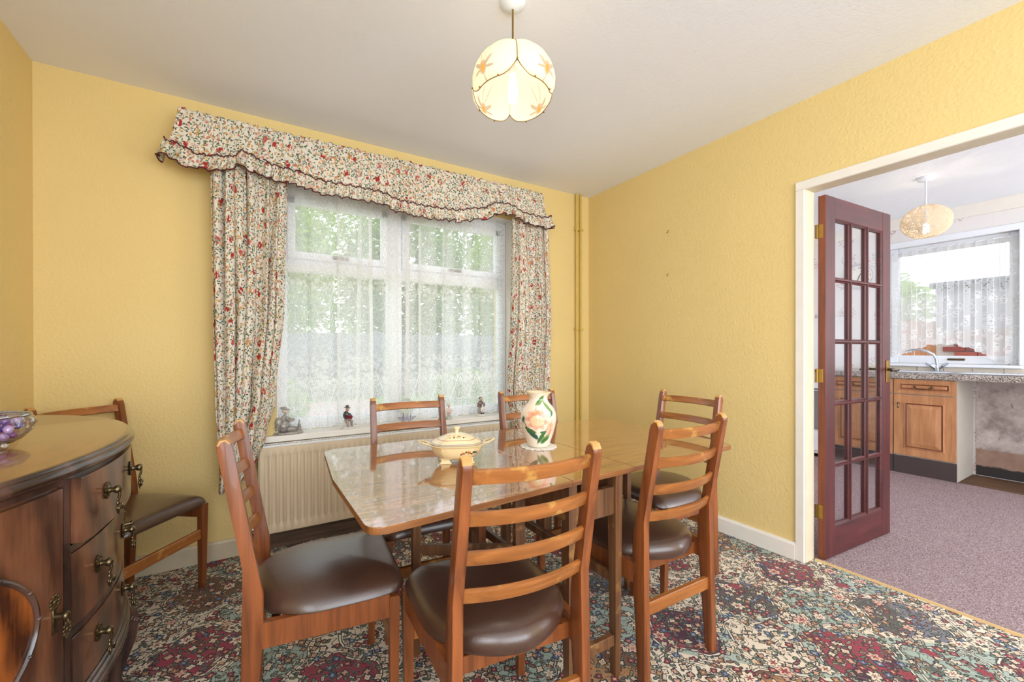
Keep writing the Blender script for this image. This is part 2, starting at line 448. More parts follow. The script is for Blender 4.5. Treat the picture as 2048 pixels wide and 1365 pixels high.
# ---- woods and furniture
M['chair_wood'] = wood('teak_chair_frame', (150, 84, 42), (90, 47, 25), 'Z', 0.33, 40, coat=0.25)
M['chair_slat'] = wood('teak_back_slat', (174, 108, 52), (116, 66, 30), 'X', 0.33, 40, coat=0.25, wear=(206, 160, 84))
M['worn_wood'] = wood('worn_post_tip', (214, 172, 108), (176, 118, 56), 'Z', 0.5, 40)
t = NT('dark_brown_leatherette')
p = t.coord()
h = t.m('ADD', t.noise(p, 160, 3), t.m('MULTIPLY', t.noise(t.map(p, (1, 3, 1)), 30, 3, 0.6, 1.5), 0.6))
col = t.mix(t.noise(p, 6, 3), srgb(54, 35, 28), srgb(84, 56, 44))
M['leather'] = t.fin(t.bsdf(col, 0.34, normal=t.bump(h, 0.12, 0.004), spec=0.6, coat=0.6, coat_rough=0.24))
def table_mat(name):
    t = NT(name)
    p = t.coord()
    g = t.noise(t.map(p, (1.2, 18, 1)), 6, 5, 0.65, 0.4)
    g2 = t.noise(t.map(p, (3, 90, 1)), 9, 3, 0.6)
    f = t.m('ADD', t.m('MULTIPLY', g, 0.65), t.m('MULTIPLY', g2, 0.35))
    col = t.ramp(f, [(0.39, srgb(92, 54, 30)), (0.46, srgb(138, 86, 46)), (0.54, srgb(172, 116, 64)), (0.62, srgb(192, 138, 84))])
    sh = t.bsdf(col, 0.12, spec=0.8, coat=1.0, coat_rough=0.03, ior=1.6)
    sh.node.inputs['Coat IOR'].default_value = 1.92
    return t.fin(sh)
M['table_top'] = table_mat('glossy_woodgrain_laminate')
M['table_edge'] = wood('table_edging', (156, 100, 52), (104, 62, 32), 'X', 0.4)
M['table_leg'] = wood('dark_table_frame', (128, 86, 54), (70, 44, 30), 'Z', 0.4, 40, wear=(160, 116, 66))
def walnut(name, l, d, rough=0.28, coat=0.6, sc=5):
    t = NT(name)
    p = t.coord()
    w = t.n('ShaderNodeTexWave', wave_type='BANDS', bands_direction='DIAGONAL')
    t.set(w.inputs['Vector'], t.map(p, (1, 1, 0.35)))
    w.inputs['Scale'].default_value = 4; w.inputs['Distortion'].default_value = 9; w.inputs['Detail'].default_value = 3; w.inputs['Detail Scale'].default_value = 1.5
    g = t.noise(t.map(p, (6, 6, 0.5)), 26, 4, 0.65)
    b = t.noise(p, sc, 3, 0.6)
    f = t.m('ADD', t.m('ADD', t.m('MULTIPLY', w.outputs['Fac'], 0.30), t.m('MULTIPLY', g, 0.35)), t.m('MULTIPLY', b, 0.35))
    col = t.ramp(f, [(0.33, srgb(d)), (0.50, tuple((a + c) / 2 for a, c in zip(srgb(l), srgb(d)))), (0.66, srgb(l))])
    return t.fin(t.bsdf(col, rough, normal=t.bump(g, 0.04, 0.002), coat=coat, coat_rough=0.12))
M['walnut'] = walnut('polished_walnut', (124, 80, 56), (66, 40, 32))
M['walnut_burr'] = walnut('burr_walnut_panel', (158, 88, 40), (66, 34, 20), sc=9)
M['walnut_dark'] = walnut('dark_walnut_moulding', (84, 58, 50), (40, 26, 24), 0.22)
t = NT('polished_sideboard_top')
p = t.coord()
g = t.noise(t.map(p, (8, 0.8, 1)), 9, 4, 0.6)
col = t.ramp(g, [(0.3, srgb(92, 54, 32)), (0.7, srgb(146, 94, 50))])
M['walnut_top'] = t.fin(t.bsdf(col, 0.24, coat=0.7, coat_rough=0.08, spec=0.5))
M['brass_old'] = plain('tarnished_brass', (122, 108, 80), 0.3, 0.95, var=0.35, scale=90)
M['brass'] = plain('polished_brass', (158, 126, 64), 0.3, 0.95, var=0.1, scale=40)
M['chrome'] = plain('chrome', (200, 206, 214), 0.12, 1.0, var=0.02)
M['door_wood'] = wood('mahogany_stained_door', (92, 34, 32), (48, 16, 20), 'Z', 0.42, 30, coat=0.08)
M['door_edge'] = wood('amber_door_edge', (140, 64, 26), (80, 30, 16), 'Z', 0.35, 30, coat=0.4)
M['oak_door'] = wood('oak_cupboard_door', (206, 150, 104), (168, 112, 72), 'Z', 0.45, 26, stretch=0.12)
M['oak_dark'] = wood('oak_groove', (140, 84, 52), (104, 58, 36), 'Z', 0.5, 26)
M['cab_side'] = plain('cream_cabinet_side', (196, 188, 176), 0.5, var=0.05)
M['plinth'] = plain('brown_plinth', (74, 62, 60), 0.5)
t = NT('speckled_granite_worktop')
v = t.vor(t.pos(), 190)['Color']
col = t.ramp(t.sep(v)[0], [(0, srgb(92, 84, 80)), (0.25, srgb(172, 162, 154)), (0.55, srgb(210, 202, 194)), (0.8, srgb(150, 138, 128))], 'CONSTANT')
M['granite'] = t.fin(t.bsdf(col, 0.3))
M['tile'] = plain('cream_splash_tile', (226, 216, 200), 0.2)
M['radiator'] = plain('cream_radiator_enamel', (222, 202, 172), 0.35, var=0.02)
M['radiator_grille'] = plain('white_grille_enamel', (236, 236, 236), 0.35, var=0.02)
M['gap_shade'] = plain('painted_gap_shade', (26, 24, 24), 0.9)

# ---- glass
def thin_glass(name, tint=(1, 1, 1, 1), refl=1.0):
    t = NT(name)
    tp = t.n('ShaderNodeBsdfTransparent'); tp.inputs[0].default_value = tint
    gl = t.n('ShaderNodeBsdfGlossy'); gl.inputs['Roughness'].default_value = 0.02
    fr = t.n('ShaderNodeLayerWeight'); fr.inputs[0].default_value = 0.5
    mx = t.n('ShaderNodeMixShader')
    k = t.m('ADD', 0.035, t.m('MULTIPLY', t.m('POWER', fr.outputs['Facing'], 5.0), 0.9))
    t.set(mx.inputs[0], t.m('MULTIPLY', k, refl, clamp=True))
    t.t.links.new(tp.outputs[0], mx.inputs[1]); t.t.links.new(gl.outputs[0], mx.inputs[2])
    return t.fin(mx.outputs[0])
M['pane'] = thin_glass('window_pane_glass')
M['door_glass'] = thin_glass('door_pane_glass', (0.96, 0.97, 0.98, 1), 1.2)
t = NT('cut_glass')
p = t.coord()
tp = t.n('ShaderNodeBsdfTransparent'); tp.inputs[0].default_value = (0.93, 0.92, 0.97, 1)
gl = t.n('ShaderNodeBsdfGlossy'); gl.inputs['Roughness'].default_value = 0.05
t.set(gl.inputs['Normal'], t.bump(t.vor(p, 60)['Distance'], 0.6, 0.01))
lw = t.n('ShaderNodeLayerWeight'); lw.inputs[0].default_value = 0.35
mx = t.n('ShaderNodeMixShader'); t.set(mx.inputs[0], t.m('ADD', lw.outputs['Facing'], 0.05, clamp=True))
t.t.links.new(tp.outputs[0], mx.inputs[1]); t.t.links.new(gl.outputs[0], mx.inputs[2])
M['cut_glass'] = t.fin(mx.outputs[0])

# ------------------------------------------------------------------ helpers: meshes
def obj(name, bm, mat, parent=None, loc=None, rot=None, smooth=None, uv=False):
    me = bpy.data.meshes.new(name)
    bmesh.ops.recalc_face_normals(bm, faces=bm.faces[:]) if not uv else None
    bm.to_mesh(me); bm.free()
    if mat is not None:
        for mm in (mat if isinstance(mat, (list, tuple)) else [mat]): me.materials.append(mm)
    if smooth:
        for p in me.polygons: p.use_smooth = len(p.vertices) < 6
        if smooth < 180: me.set_sharp_from_angle(angle=math.radians(smooth))
    o = bpy.data.objects.new(name, me)
    COL.objects.link(o)
    if parent is not None: o.parent = parent
    if loc is not None: o.location = loc
    if rot is not None: o.rotation_euler = rot
    return o

def share(name, src, parent=None, loc=(0, 0, 0), rot=(0, 0, 0), scale=None):
    o = bpy.data.objects.new(name, src.data)
    COL.objects.link(o)
    o.parent = parent; o.location = loc; o.rotation_euler = rot
    if scale: o.scale = scale
    return o

def thing(name, label, cat, loc=(0, 0, 0), rz=0.0, group=None):
    o = bpy.data.objects.new(name, None)
    COL.objects.link(o)
    o.empty_display_size = 0.05
    o.location = loc; o.rotation_euler = (0, 0, rz)
    return tag(o, label, cat, group)
def tag(o, label, cat, group=None):
    o['label'] = label; o['category'] = cat
    if group: o['group'] = group
    return o
def structure(o):
    o['kind'] = 'structure'; return o
def sempty(name, loc=(0, 0, 0), rz=0):
    o = bpy.data.objects.new(name, None); COL.objects.link(o); o.location = loc; o.rotation_euler = (0, 0, rz)
    o['kind'] = 'structure'; return o

def box(bm, x0, x1, y0, y1, z0, z1, bev=0.0, seg=1, mi=0):
    vs = [bm.verts.new((x, y, z)) for x in (x0, x1) for y in (y0, y1) for z in (z0, z1)]
    fs = [bm.faces.new([vs[i] for i in q]) for q in ((0, 1, 3, 2), (4, 6, 7, 5), (0, 4, 5, 1), (2, 3, 7, 6), (0, 2, 6, 4), (1, 5, 7, 3))]
    for f in fs: f.material_index = mi
    if bev > 0:
        es = list({e for f in fs for e in f.edges})
        bmesh.ops.bevel(bm, geom=es, offset=bev, segments=seg, affect='EDGES', profile=0.7)
    return bm
def boxb(x0, x1, y0, y1, z0, z1, bev=0.0, seg=1):
    return box(bmesh.new(), x0, x1, y0, y1, z0, z1, bev, seg)

def prism(bm, poly, a0, a1, axis='X', bev=0.0, seg=1):
    """extrude a 2-D polygon along an axis (poly is in the two other axes)"""
    def P(q, a):
        return {'X': (a, q[0], q[1]), 'Y': (q[0], a, q[1]), 'Z': (q[0], q[1], a)}[axis]
    A = [bm.verts.new(P(q, a0)) for q in poly]; B = [bm.verts.new(P(q, a1)) for q in poly]
    fs = [bm.faces.new(A[::-1]), bm.faces.new(B)]
    n = len(poly)
    for i in range(n): fs.append(bm.faces.new((A[i], A[(i + 1) % n], B[(i + 1) % n], B[i])))
    if bev > 0:
        es = [e for e in {e for f in fs[:2] for e in f.edges}]
        bmesh.ops.bevel(bm, geom=es, offset=bev, segments=seg, affect='EDGES', profile=0.7)
    return bm

def lathe(bm, prof, n=32, c=(0, 0, 0), close=False, uv=None, a0=0.0, a1=2 * PI, wav=None):
    full = abs(a1 - a0 - 2 * PI) < 1e-6
    cols = n if full else n + 1
    rings = []
    for (r, z) in prof:
        ring = []
        for i in range(cols):
            a = a0 + (a1 - a0) * i / n
            k = wav(a, r, z) if wav else 1.0
            ring.append(bm.verts.new((c[0] + r * k * math.cos(a), c[1] + r * k * math.sin(a), c[2] + z)))
        rings.append(ring)
    lay = bm.loops.layers.uv.verify() if uv else None
    for j in range(len(rings) - 1):
        for i in range(n):
            i2 = (i + 1) % cols if full else i + 1
            f = bm.faces.new((rings[j][i], rings[j][i2], rings[j + 1][i2], rings[j + 1][i]))
            if lay:
                for lp, (ii, jj) in zip(f.loops, ((i, j), (i + 1, j), (i + 1, j + 1), (i, j + 1))):
                    lp[lay].uv = ((ii / n) * (a1 - a0) * uv, prof[jj][1])
    if close:
        if prof[0][0] > 1e-5: bm.faces.new(rings[0][::-1])
        if prof[-1][0] > 1e-5: bm.faces.new(rings[-1])
    bmesh.ops.remove_doubles(bm, verts=bm.verts[:], dist=1e-6)
    return bm

def tube(bm, pts, r, n=8, closed=False, caps=True, flat=1.0):
    pts = [Vector(p) for p in pts]
    N = len(pts)
    rs = r if hasattr(r, '__len__') else [r] * N
    rings = []; up = None
    for i in range(N):
        a = pts[(i - 1) % N] if (closed or i > 0) else pts[i]
        b = pts[(i + 1) % N] if (closed or i < N - 1) else pts[i]
        d = (b - a).normalized()
        if up is None:
            up = Vector((0, 0, 1)) if abs(d.z) < 0.9 else Vector((1, 0, 0))
        s = d.cross(up).normalized()
        up = s.cross(d).normalized()
        rings.append([bm.verts.new(pts[i] + (s * math.cos(2 * PI * k / n) + up * math.sin(2 * PI * k / n) * flat) * rs[i]) for k in range(n)])
    for i in range(N if closed else N - 1):
        A, B = rings[i], rings[(i + 1) % N]
        for k in range(n): bm.faces.new((A[k], A[(k + 1) % n], B[(k + 1) % n], B[k]))
    if caps and not closed:
        bm.faces.new(rings[0][::-1]); bm.faces.new(rings[-1])
    return bm

def ball(bm, c, r, seg=12, sq=(1, 1, 1), rot=None):
    m = Matrix.Translation(c) @ (rot if rot else Matrix()) @ Matrix.Diagonal((r * sq[0], r * sq[1], r * sq[2], 1))
    bmesh.ops.create_uvsphere(bm, u_segments=seg, v_segments=max(6, seg * 2 // 3), radius=1, matrix=m)
    return bm

def sheet(name, fn, nu, nv, mat, parent=None, thick=None):
    """fn(u, v) -> ((x, y, z), (U, V)); a cloth grid with real uv metres"""
    bm = bmesh.new(); lay = bm.loops.layers.uv.verify()
    g = [[fn(i / nu, j / nv) for i in range(nu + 1)] for j in range(nv + 1)]
    vs = [[bm.verts.new(q[0]) for q in row] for row in g]
    for j in range(nv):
        for i in range(nu):
            f = bm.faces.new((vs[j][i], vs[j][i + 1], vs[j + 1][i + 1], vs[j + 1][i]))
            for lp, (a, b) in zip(f.loops, ((j, i), (j, i + 1), (j + 1, i + 1), (j + 1, i))):
                lp[lay].uv = g[a][b][1]
    o = obj(name, bm, mat, parent, smooth=180, uv=True)
    if thick:
        md = o.modifiers.new('thickness', 'SOLIDIFY'); md.thickness = thick; md.offset = 0
    return o

def lerp(a, b, t): return a + (b - a) * t
def interp(pts, x):
    if x <= pts[0][0]: return pts[0][1]
    for (x0, y0), (x1, y1) in zip(pts, pts[1:]):
        if x <= x1:
            t = (x - x0) / (x1 - x0)
            t = t * t * (3 - 2 * t)
            return y0 + (y1 - y0) * t
    return pts[-1][1]

# ------------------------------------------------------------------ room shell
D, R, L, C = 2.736, 2.566, -0.883, 2.497
YB = -2.1                      # rear wall behind the camera
XP = 2.655                     # kitchen face of the partition
KX, KY = 5.75, 2.72            # kitchen outer wall, kitchen end wall
WX0, WX1, WZ0, WZ1 = 0.12, 1.76, 0.655, 2.17
structure(obj('floor', boxb(L, XP, YB, D, -0.10, 0.0), M['carpet']))
structure(obj('ceiling', boxb(L - 0.1, XP, YB, D + 0.3, C, C + 0.1), M['ceiling']))
bm = bmesh.new()
for a in ((L - 0.3, WX0, 0, C), (WX1, R, 0, C), (WX0, WX1, 0, WZ0 - 0.02), (WX0, WX1, WZ1, C)):
    box(bm, a[0], a[1], D, D + 0.28, a[2], a[3])
structure(obj('wall_back', bm, M['yellow_wall']))
bm = bmesh.new()
for a in ((YB, -1.75, 0, C), (-0.30, D, 0, C), (-1.75, -0.30, 0, 0.7), (-1.75, -0.30, 2.2, C)):  # out-of-view opening added for the side fill lamp
    box(bm, L - 0.1, L, a[0], a[1], a[2], a[3])
structure(obj('wall_left', bm, M['yellow_wall']))
DY0, DY1, DZ = -0.55, 1.07, 2.012
bm = bmesh.new()
box(bm, R, XP, DY1 + 0.02, D + 0.28, 0, C); box(bm, R, XP, YB, DY0 - 0.02, 0, C); box(bm, R, XP, DY0 - 0.02, DY1 + 0.02, DZ + 0.02, C)
for f in bm.faces:
    if f.calc_center_median().x > XP - 0.001: f.material_index = 1
structure(obj('wall_right', bm, [M['yellow_wall'], M['kitchen_wall']]))
# rear wall behind the camera, its unseen opening added for the fill lamp
bm = bmesh.new()
for a in ((L - 0.1, -0.62, 0, C), (2.3, R, 0, C), (-0.62, 2.3, 0, 0.4), (-0.62, 2.3, 2.3, C)):
    box(bm, a[0], a[1], YB - 0.25, YB, a[2], a[3])
structure(obj('wall_front', bm, M['yellow_wall']))
# skirtings
bm = prism(bmesh.new(), [(D, 0), (D - 0.02, 0), (D - 0.02, 0.088), (D - 0.014, 0.10), (D, 0.10)], L, -0.03, 'X')
structure(obj('baseboard_back', bm, M['cream_gloss']))
bm = prism(bmesh.new(), [(D, 0), (D - 0.02, 0), (D - 0.02, 0.088), (D - 0.014, 0.10), (D, 0.10)], -0.03, R, 'X')
structure(obj('baseboard_back', bm, M['grimy_wood']))
bm = prism(bmesh.new(), [(R, 0), (R - 0.02, 0), (R - 0.02, 0.082), (R - 0.012, 0.094), (R, 0.094)], 1.116, D - 0.02, 'Y')
structure(obj('baseboard_right', bm, M['white_gloss']))
bm = prism(bmesh.new(), [(L, 0), (L + 0.02, 0), (L + 0.02, 0.088), (L + 0.014, 0.10), (L, 0.10)], YB, D - 0.02, 'Y')
structure(obj('baseboard_left', bm, M['cream_gloss']))
# door lining and architrave
tr = sempty('trim_1')
obj('lining', box(box(box(bmesh.new(), R - 0.004, XP + 0.004, DY1, DY1 + 0.03, 0, DZ + 0.03), R - 0.004, XP + 0.004, DY0 - 0.03, DY0, 0, DZ + 0.03), R - 0.004, XP + 0.004, DY0, DY1, DZ, DZ + 0.03), M['cream_gloss'], tr)
obj('architrave', boxb(R - 0.014, R, DY1 + 0.002, DY1 + 0.046, 0, DZ + 0.0005, 0.003), M['white_gloss'], tr)
obj('architrave', boxb(R - 0.014, R, DY0 - 0.046, DY0 - 0.002, 0, DZ + 0.0005, 0.003), M['white_gloss'], tr)
obj('architrave', boxb(R - 0.014, R, DY0 - 0.046, DY1 + 0.046, DZ + 0.001, DZ + 0.048, 0.003), M['white_gloss'], tr)
structure(obj('trim_2', prism(bmesh.new(), [(XP - 0.012, 0), (XP + 0.010, 0), (XP + 0.004, 0.007), (XP - 0.006, 0.007)], DY0, DY1 - 0.01, 'Y'), plain('threshold_strip_metal', (212, 176, 120), 0.4)))

# kitchen shell
structure(obj('floor_kitchen', boxb(XP, 5.24, YB, KY, -0.10, 0.002), M['kitchen_carpet']))
structure(obj('floor_bare', boxb(5.24, KX, YB, KY, -0.10, -0.004), M['brown_subfloor']))
structure(obj('ceiling_kitchen', boxb(XP, KX + 0.3, YB, KY + 0.1, C, C + 0.1), M['kitchen_ceiling']))
KW0, KW1, KWZ0, KWZ1 = 0.79, 1.66, 1.01, 2.20
bm = bmesh.new()
for a in ((YB, KW0, 0, C), (KW1, KY, 0, C), (KW0, KW1, 0, KWZ0), (KW0, KW1, KWZ1, C)):
    box(bm, KX, KX + 0.26, a[0], a[1], a[2], a[3])
structure(obj('wall_kitchen_window', bm, M['kitchen_wall']))
structure(obj('trim_3', boxb(KX - 0.006, KX, YB, 1.04, 0, 0.90), M['bare_plaster']))
structure(obj('trim_4', boxb(KX - 0.02, KX, YB, KY, 2.385, C), M['white_gloss']))
structure(obj('wall_kitchen_end', boxb(XP, KX + 0.26, KY, KY + 0.1, 0, C), M['kitchen_wall']))
bm = bmesh.new()
for a in ((XP, 2.8, 0, C), (5.5, KX + 0.26, 0, C), (2.8, 5.5, 0, 0.4), (2.8, 5.5, 2.3, C)):
    box(bm, a[0], a[1], YB - 0.25, YB, a[2], a[3])
structure(obj('wall_kitchen_front', bm, M['kitchen_wall']))

# ------------------------------------------------------------------ dining window
FY = D + 0.09
win = sempty('window_1')
def frame_part(name, x0, x1, z0, z1, y0=FY, y1=FY + 0.06, b=0.006):
    return obj(name, boxb(x0, x1, y0, y1, z0, z1, b), M['upvc'], win)
frame_part('frame', WX0, WX0 + 0.06, WZ0, WZ1); frame_part('frame', WX1 - 0.06, WX1, WZ0, WZ1)
frame_part('frame', WX0 + .06, WX1 - .06, WZ0, WZ0 + 0.07); frame_part('frame', WX0 + .06, WX1 - .06, WZ1 - 0.07, WZ1)
frame_part('mullion', 0.80, 0.90, WZ0 + .07, WZ1 - .07)
frame_part('transom', WX0 + .06, 0.80, 1.64, 1.72); frame_part('transom', 0.90, WX1 - .06, 1.64, 1.72)
for (x0, x1) in ((WX0 + .06, 0.80), (0.90, WX1 - .06)):
    # opening toplights: sash frame, glass, catch
    s_ = obj('sash', boxb(x0, x1, FY - 0.012, FY + 0.03, 1.72, 1.765, 0.004), M['upvc'], win)
    for q in ((x0, x0 + 0.045, 1.765, 2.10), (x1 - 0.045, x1, 1.765, 2.10), (x0, x1, 2.055, 2.10)):
        obj('sash_rail', boxb(q[0], q[1], FY - 0.012, FY + 0.03, q[2], q[3], 0.004), M['upvc'], s_)
    obj('catch', boxb((x0 + x1) / 2 - 0.05, (x0 + x1) / 2 + 0.05, FY - 0.03, FY - 0.01, 1.735, 1.755, 0.004), M['brass_old'], s_)
    obj('pane', boxb(x0, x1, FY + 0.028, FY + 0.032, 1.72, 2.10), M['pane'], win)
    obj('pane', boxb(x0, x1, FY + 0.028, FY + 0.032, WZ0 + 0.07, 1.64), M['pane'], win)
obj('reveal', box(box(box(bmesh.new(), WX0 - 0.004, WX0 + 0.002, D - 0.004, FY, WZ0, WZ1), WX1 - 0.002, WX1 + 0.004, D - 0.004, FY, WZ0, WZ1), WX0, WX1, D - 0.004, FY, WZ1 - 0.002, WZ1 + 0.004), M['white_gloss'], win)
obj('window_sill', boxb(0.02, 1.86, D - 0.048, FY, 0.620, 0.655, 0.006, 3), M['white_gloss'], win)

# exterior ledge and garden seen dimly through the net
structure(obj('ground_garden', boxb(-14, 18, D + 0.3, 30, -0.25, -0.15), plain('lawn_green', (146, 178, 92), 0.95, var=0.2, scale=3)))
structure(obj('ground_path', boxb(0.9, 2.6, D + 0.4, 11, -0.15, -0.13), plain('pink_paving', (214, 178, 168), 0.9)))
fence = thing('garden_fence', 'grey board garden fence beyond the dining room lawn', 'fence', (0, 11.5, -0.15))
fm = plain('weathered_grey_board', (132, 134, 140), 0.85, var=0.12, scale=6)
b0 = None
for i in range(60):
    if b0 is None:
        b0 = obj('board', boxb(-0.102, 0.102, 0, 0.02, 0, 1.75), fm, fence, loc=(-4 + i * 0.2, 0.01 * (i % 2), 0))
    else:
        share('board', b0, fence, (-4 + i * 0.2, 0.01 * (i % 2), 0.01 * (i % 3)))
for i in range(6): obj('post', boxb(-4 + i * 2.3, -3.9 + i * 2.3, 0.03, 0.13, 0, 1.85), fm, fence)

def foliage(name, cx, cy, cz, rx, ry, rz, n, mat, parent, leaf=0.10, seed=1):
    rnd = random.Random(seed); bm = bmesh.new()
    for _ in range(n):
        while True:
            p = Vector((rnd.uniform(-1, 1), rnd.uniform(-1, 1), rnd.uniform(-1, 1)))
            if p.length < 1 and p.length > 0.35: break
        c = Vector((cx + p.x * rx, cy + p.y * ry, cz + p.z * rz))
        d = Vector((rnd.uniform(-1, 1), rnd.uniform(-1, 1), rnd.uniform(-.6, .6))).normalized()
        e = d.cross(Vector((rnd.uniform(-1, 1), rnd.uniform(-1, 1), 1))).normalized()
        s = leaf * rnd.uniform(0.6, 1.3)
        vs = [bm.verts.new(c + d * s), bm.verts.new(c + e * s * .45 + Vector((0, 0, s * .1))), bm.verts.new(c - d * s), bm.verts.new(c - e * s * .45 + Vector((0, 0, s * .1)))]
        bm.faces.new(vs)
    o = obj(name, bm, mat, parent, uv=True); o['kind'] = 'stuff'; return o
def leafmat(name, a, b):
    t = NT(name)
    col = t.mix(t.noise(t.pos(), 2.5, 3), srgb(a), srgb(b))
    dif = t.n('ShaderNodeBsdfDiffuse'); t.set(dif.inputs[0], col)
    tr = t.n('ShaderNodeBsdfTranslucent'); t.set(tr.inputs[0], col)
    mx = t.n('ShaderNodeMixShader'); mx.inputs[0].default_value = 0.4
    t.t.links.new(dif.outputs[0], mx.inputs[1]); t.t.links.new(tr.outputs[0], mx.inputs[2])
    return t.fin(mx.outputs[0])
gm = [leafmat('fresh_leaves', (190, 214, 110), (140, 176, 80)), leafmat('dark_leaves', (160, 190, 104), (96, 132, 74))]
bark = wood('tree_bark', (110, 92, 72), (60, 48, 38), 'Z', 0.9)
trees = [(0.0, 14.6, 3.9, 2.3, 1.8, 3.3, 0, 'tall pale green tree behind the left end of the garden fence'),
         (4.9, 14.8, 3.7, 2.3, 1.8, 3.2, 1, 'dark rounded tree behind the middle of the garden fence'),
         (9.6, 14.6, 3.9, 2.3, 1.8, 3.3, 0, 'spreading bright tree behind the right end of the garden fence')]
trees += [(3.0, 19.5, 4.6, 3.2, 1.8, 4.4, 0, 'broad pale tree standing farther back, behind the gap left of centre'),
         (10.2, 19.5, 4.6, 3.2, 1.8, 4.4, 1, 'broad tree standing farther back, behind the right hand gap')]
for i, (x, y, z, rx, ry, rz, k, lab) in enumerate(trees):
    tt = thing('garden_tree', lab, 'tree', (x, y, -0.15))
    obj('trunk', tube(bmesh.new(), [(0, 0, 0), (0.05, 0, 1.2), (0, 0.05, z)], [0.16, 0.12, 0.06], 8), bark, tt)
    foliage('crown', 0, 0, z, rx, ry, rz, 5200, gm[k], tt, 0.17, i + 3)
for i, (x, y, rx, lab) in enumerate([(0.2, 6.4, 0.5, 'low leafy bush on the lawn left of the pink path'), (3.6, 7.4, 0.8, 'wide leafy bush on the lawn right of the pink path'), (-0.9, 8.6, 0.6, 'leafy bush near the far left corner of the lawn')]):
    tt = thing('garden_bush', lab, 'bush', (x, y, -0.15))
    obj('stem', tube(bmesh.new(), [(0, 0, 0), (0.02, 0, 0.3), (0, 0.02, 0.6)], [0.03, 0.02, 0.01], 6), bark, tt)
    foliage('leaves', 0, 0, 0.5, rx, rx * .8, 0.45, 900, gm[i % 2], tt, 0.07, i + 30)

# ------------------------------------------------------------------ kitchen window and yard
kw = sempty('window_2')
KF = KX + 0.07
def kp(name, y0, y1, z0, z1, x0=KF, x1=KF + 0.06, m='upvc'):
    return obj(name, boxb(x0, x1, y0, y1, z0, z1, 0.006), M[m], kw)
kp('frame', KW0, KW0 + 0.07, KWZ0, KWZ1); kp('frame', KW1 - 0.07, KW1, KWZ0, KWZ1)
kp('frame', KW0 + .07, KW1 - .07, KWZ0, KWZ0 + 0.08); kp('frame', KW0 + .07, KW1 - .07, KWZ1 - 0.08, KWZ1)
kp('pane', KW0 + .07, KW1 - .07, KWZ0 + 0.08, KWZ1 - 0.08, KF + 0.03, KF + 0.034, 'pane')
kp('window_board', KW0 - 0.02, KW1 + 0.02, KWZ0 - 0.028, KWZ0 - 0.001, KX - 0.05, KF)
kp('catch', 1.12, 1.24, KWZ0 + 0.035, KWZ0 + 0.055, KF - 0.015, KF, 'brass_old')
kp('casing', KW0 - 0.05, KW0 + 0.005, KWZ0, KWZ1 + 0.05, KX - 0.012, KX + 0.002)
kp('casing', KW1 - 0.005, KW1 + 0.05, KWZ0, KWZ1 + 0.05, KX - 0.012, KX + 0.002)
kp('casing', KW0 - 0.05, KW1 + 0.05, KWZ1 - 0.005, KWZ1 + 0.055, KX - 0.014, KX + 0.002)
kp('reveal', KW0 - .002, KW0 + .004, KWZ0, KWZ1, KX - 0.002, KF); kp('reveal', KW1 - .004, KW1 + .002, KWZ0, KWZ1, KX - 0.002, KF)

structure(obj('ground_yard', boxb(KX + 0.3, 18, -12, D + 0.3, -0.25, -0.15), plain('yard_concrete', (168, 160, 152), 0.9)))
shed = thing('brick_outbuilding', 'brick outbuilding with grey rendered upper wall and flat roof outside the kitchen window', 'building', (8.6, 0, -0.15))
obj('mortar_wall', boxb(0.03, 0.6, -1.6, 1.95, 0, 1.58), plain('pale_mortar', (196, 178, 164), 0.9), shed)
bmats = [plain('red_brick_%s' % n, c, 0.85, var=0.15, scale=30) for n, c in (('deep', (150, 62, 52)), ('bright', (176, 84, 66)), ('dull', (134, 66, 60)))]
protos = []
rnd = random.Random(4)
for row in range(12, 21):
    z = row * 0.075
    for i in range(16):
        y = -1.6 + i * 0.225 + (0.1125 if row % 2 else 0)
        if y + 0.215 > 1.96: continue
        k = rnd.randrange(3)
        if len(protos) <= k or protos[k] is None:
            while len(protos) <= k: protos.append(None)
            protos[k] = obj('brick', boxb(0, 0.1, 0, 0.215, 0, 0.065, 0.003), bmats[k], shed, loc=(0.02 * rnd.random() * .3, y, z))
        else:
            share('brick', protos[k], shed, (0.02 * rnd.random() * .3, y, z))
obj('lower_brickwork', boxb(0.004, 0.1, -1.6, 1.95, 0, 0.895), bmats[0], shed)
obj('upper_wall', boxb(0.0, 0.6, -1.6, 1.95, 1.585, 2.20), plain('grey_render', (126, 126, 138), 0.8, var=0.10), shed)
obj('roof', boxb(-0.08, 0.7, -1.7, 2.0, 2.2, 2.27, 0.01), plain('grey_felt_roof', (104, 106, 116), 0.8), shed)
kf = thing('timber_fence', 'orange timber board fence left of the brick outbuilding', 'fence', (8.70, 1.955, -0.15))
tm = wood('orange_fence_timber', (214, 150, 104), (170, 104, 66), 'Z', 0.8)
b0 = None
for i in range(16):
    if b0 is None: b0 = obj('board', boxb(0, 0.018, 0, 0.12, 0, 1.72), tm, kf)
    else: share('board', b0, kf, (0.008 * (i % 2), i * 0.125, 0.012 * (i % 3)))
obj('rail', boxb(0.028, 0.06, 0, 2.0, 1.3, 1.38), tm, kf)
tt = thing('yard_tree', 'pale green tree showing above the orange timber fence', 'tree', (12.5, 4.3, -0.15))
obj('trunk', tube(bmesh.new(), [(0, 0, 0), (0, 0, 1.6)], [0.12, 0.08], 8), bark, tt)
foliage('crown', 0, 0, 2.3, 1.3, 1.5, 0.9, 1600, gm[0], tt, 0.14, 77)

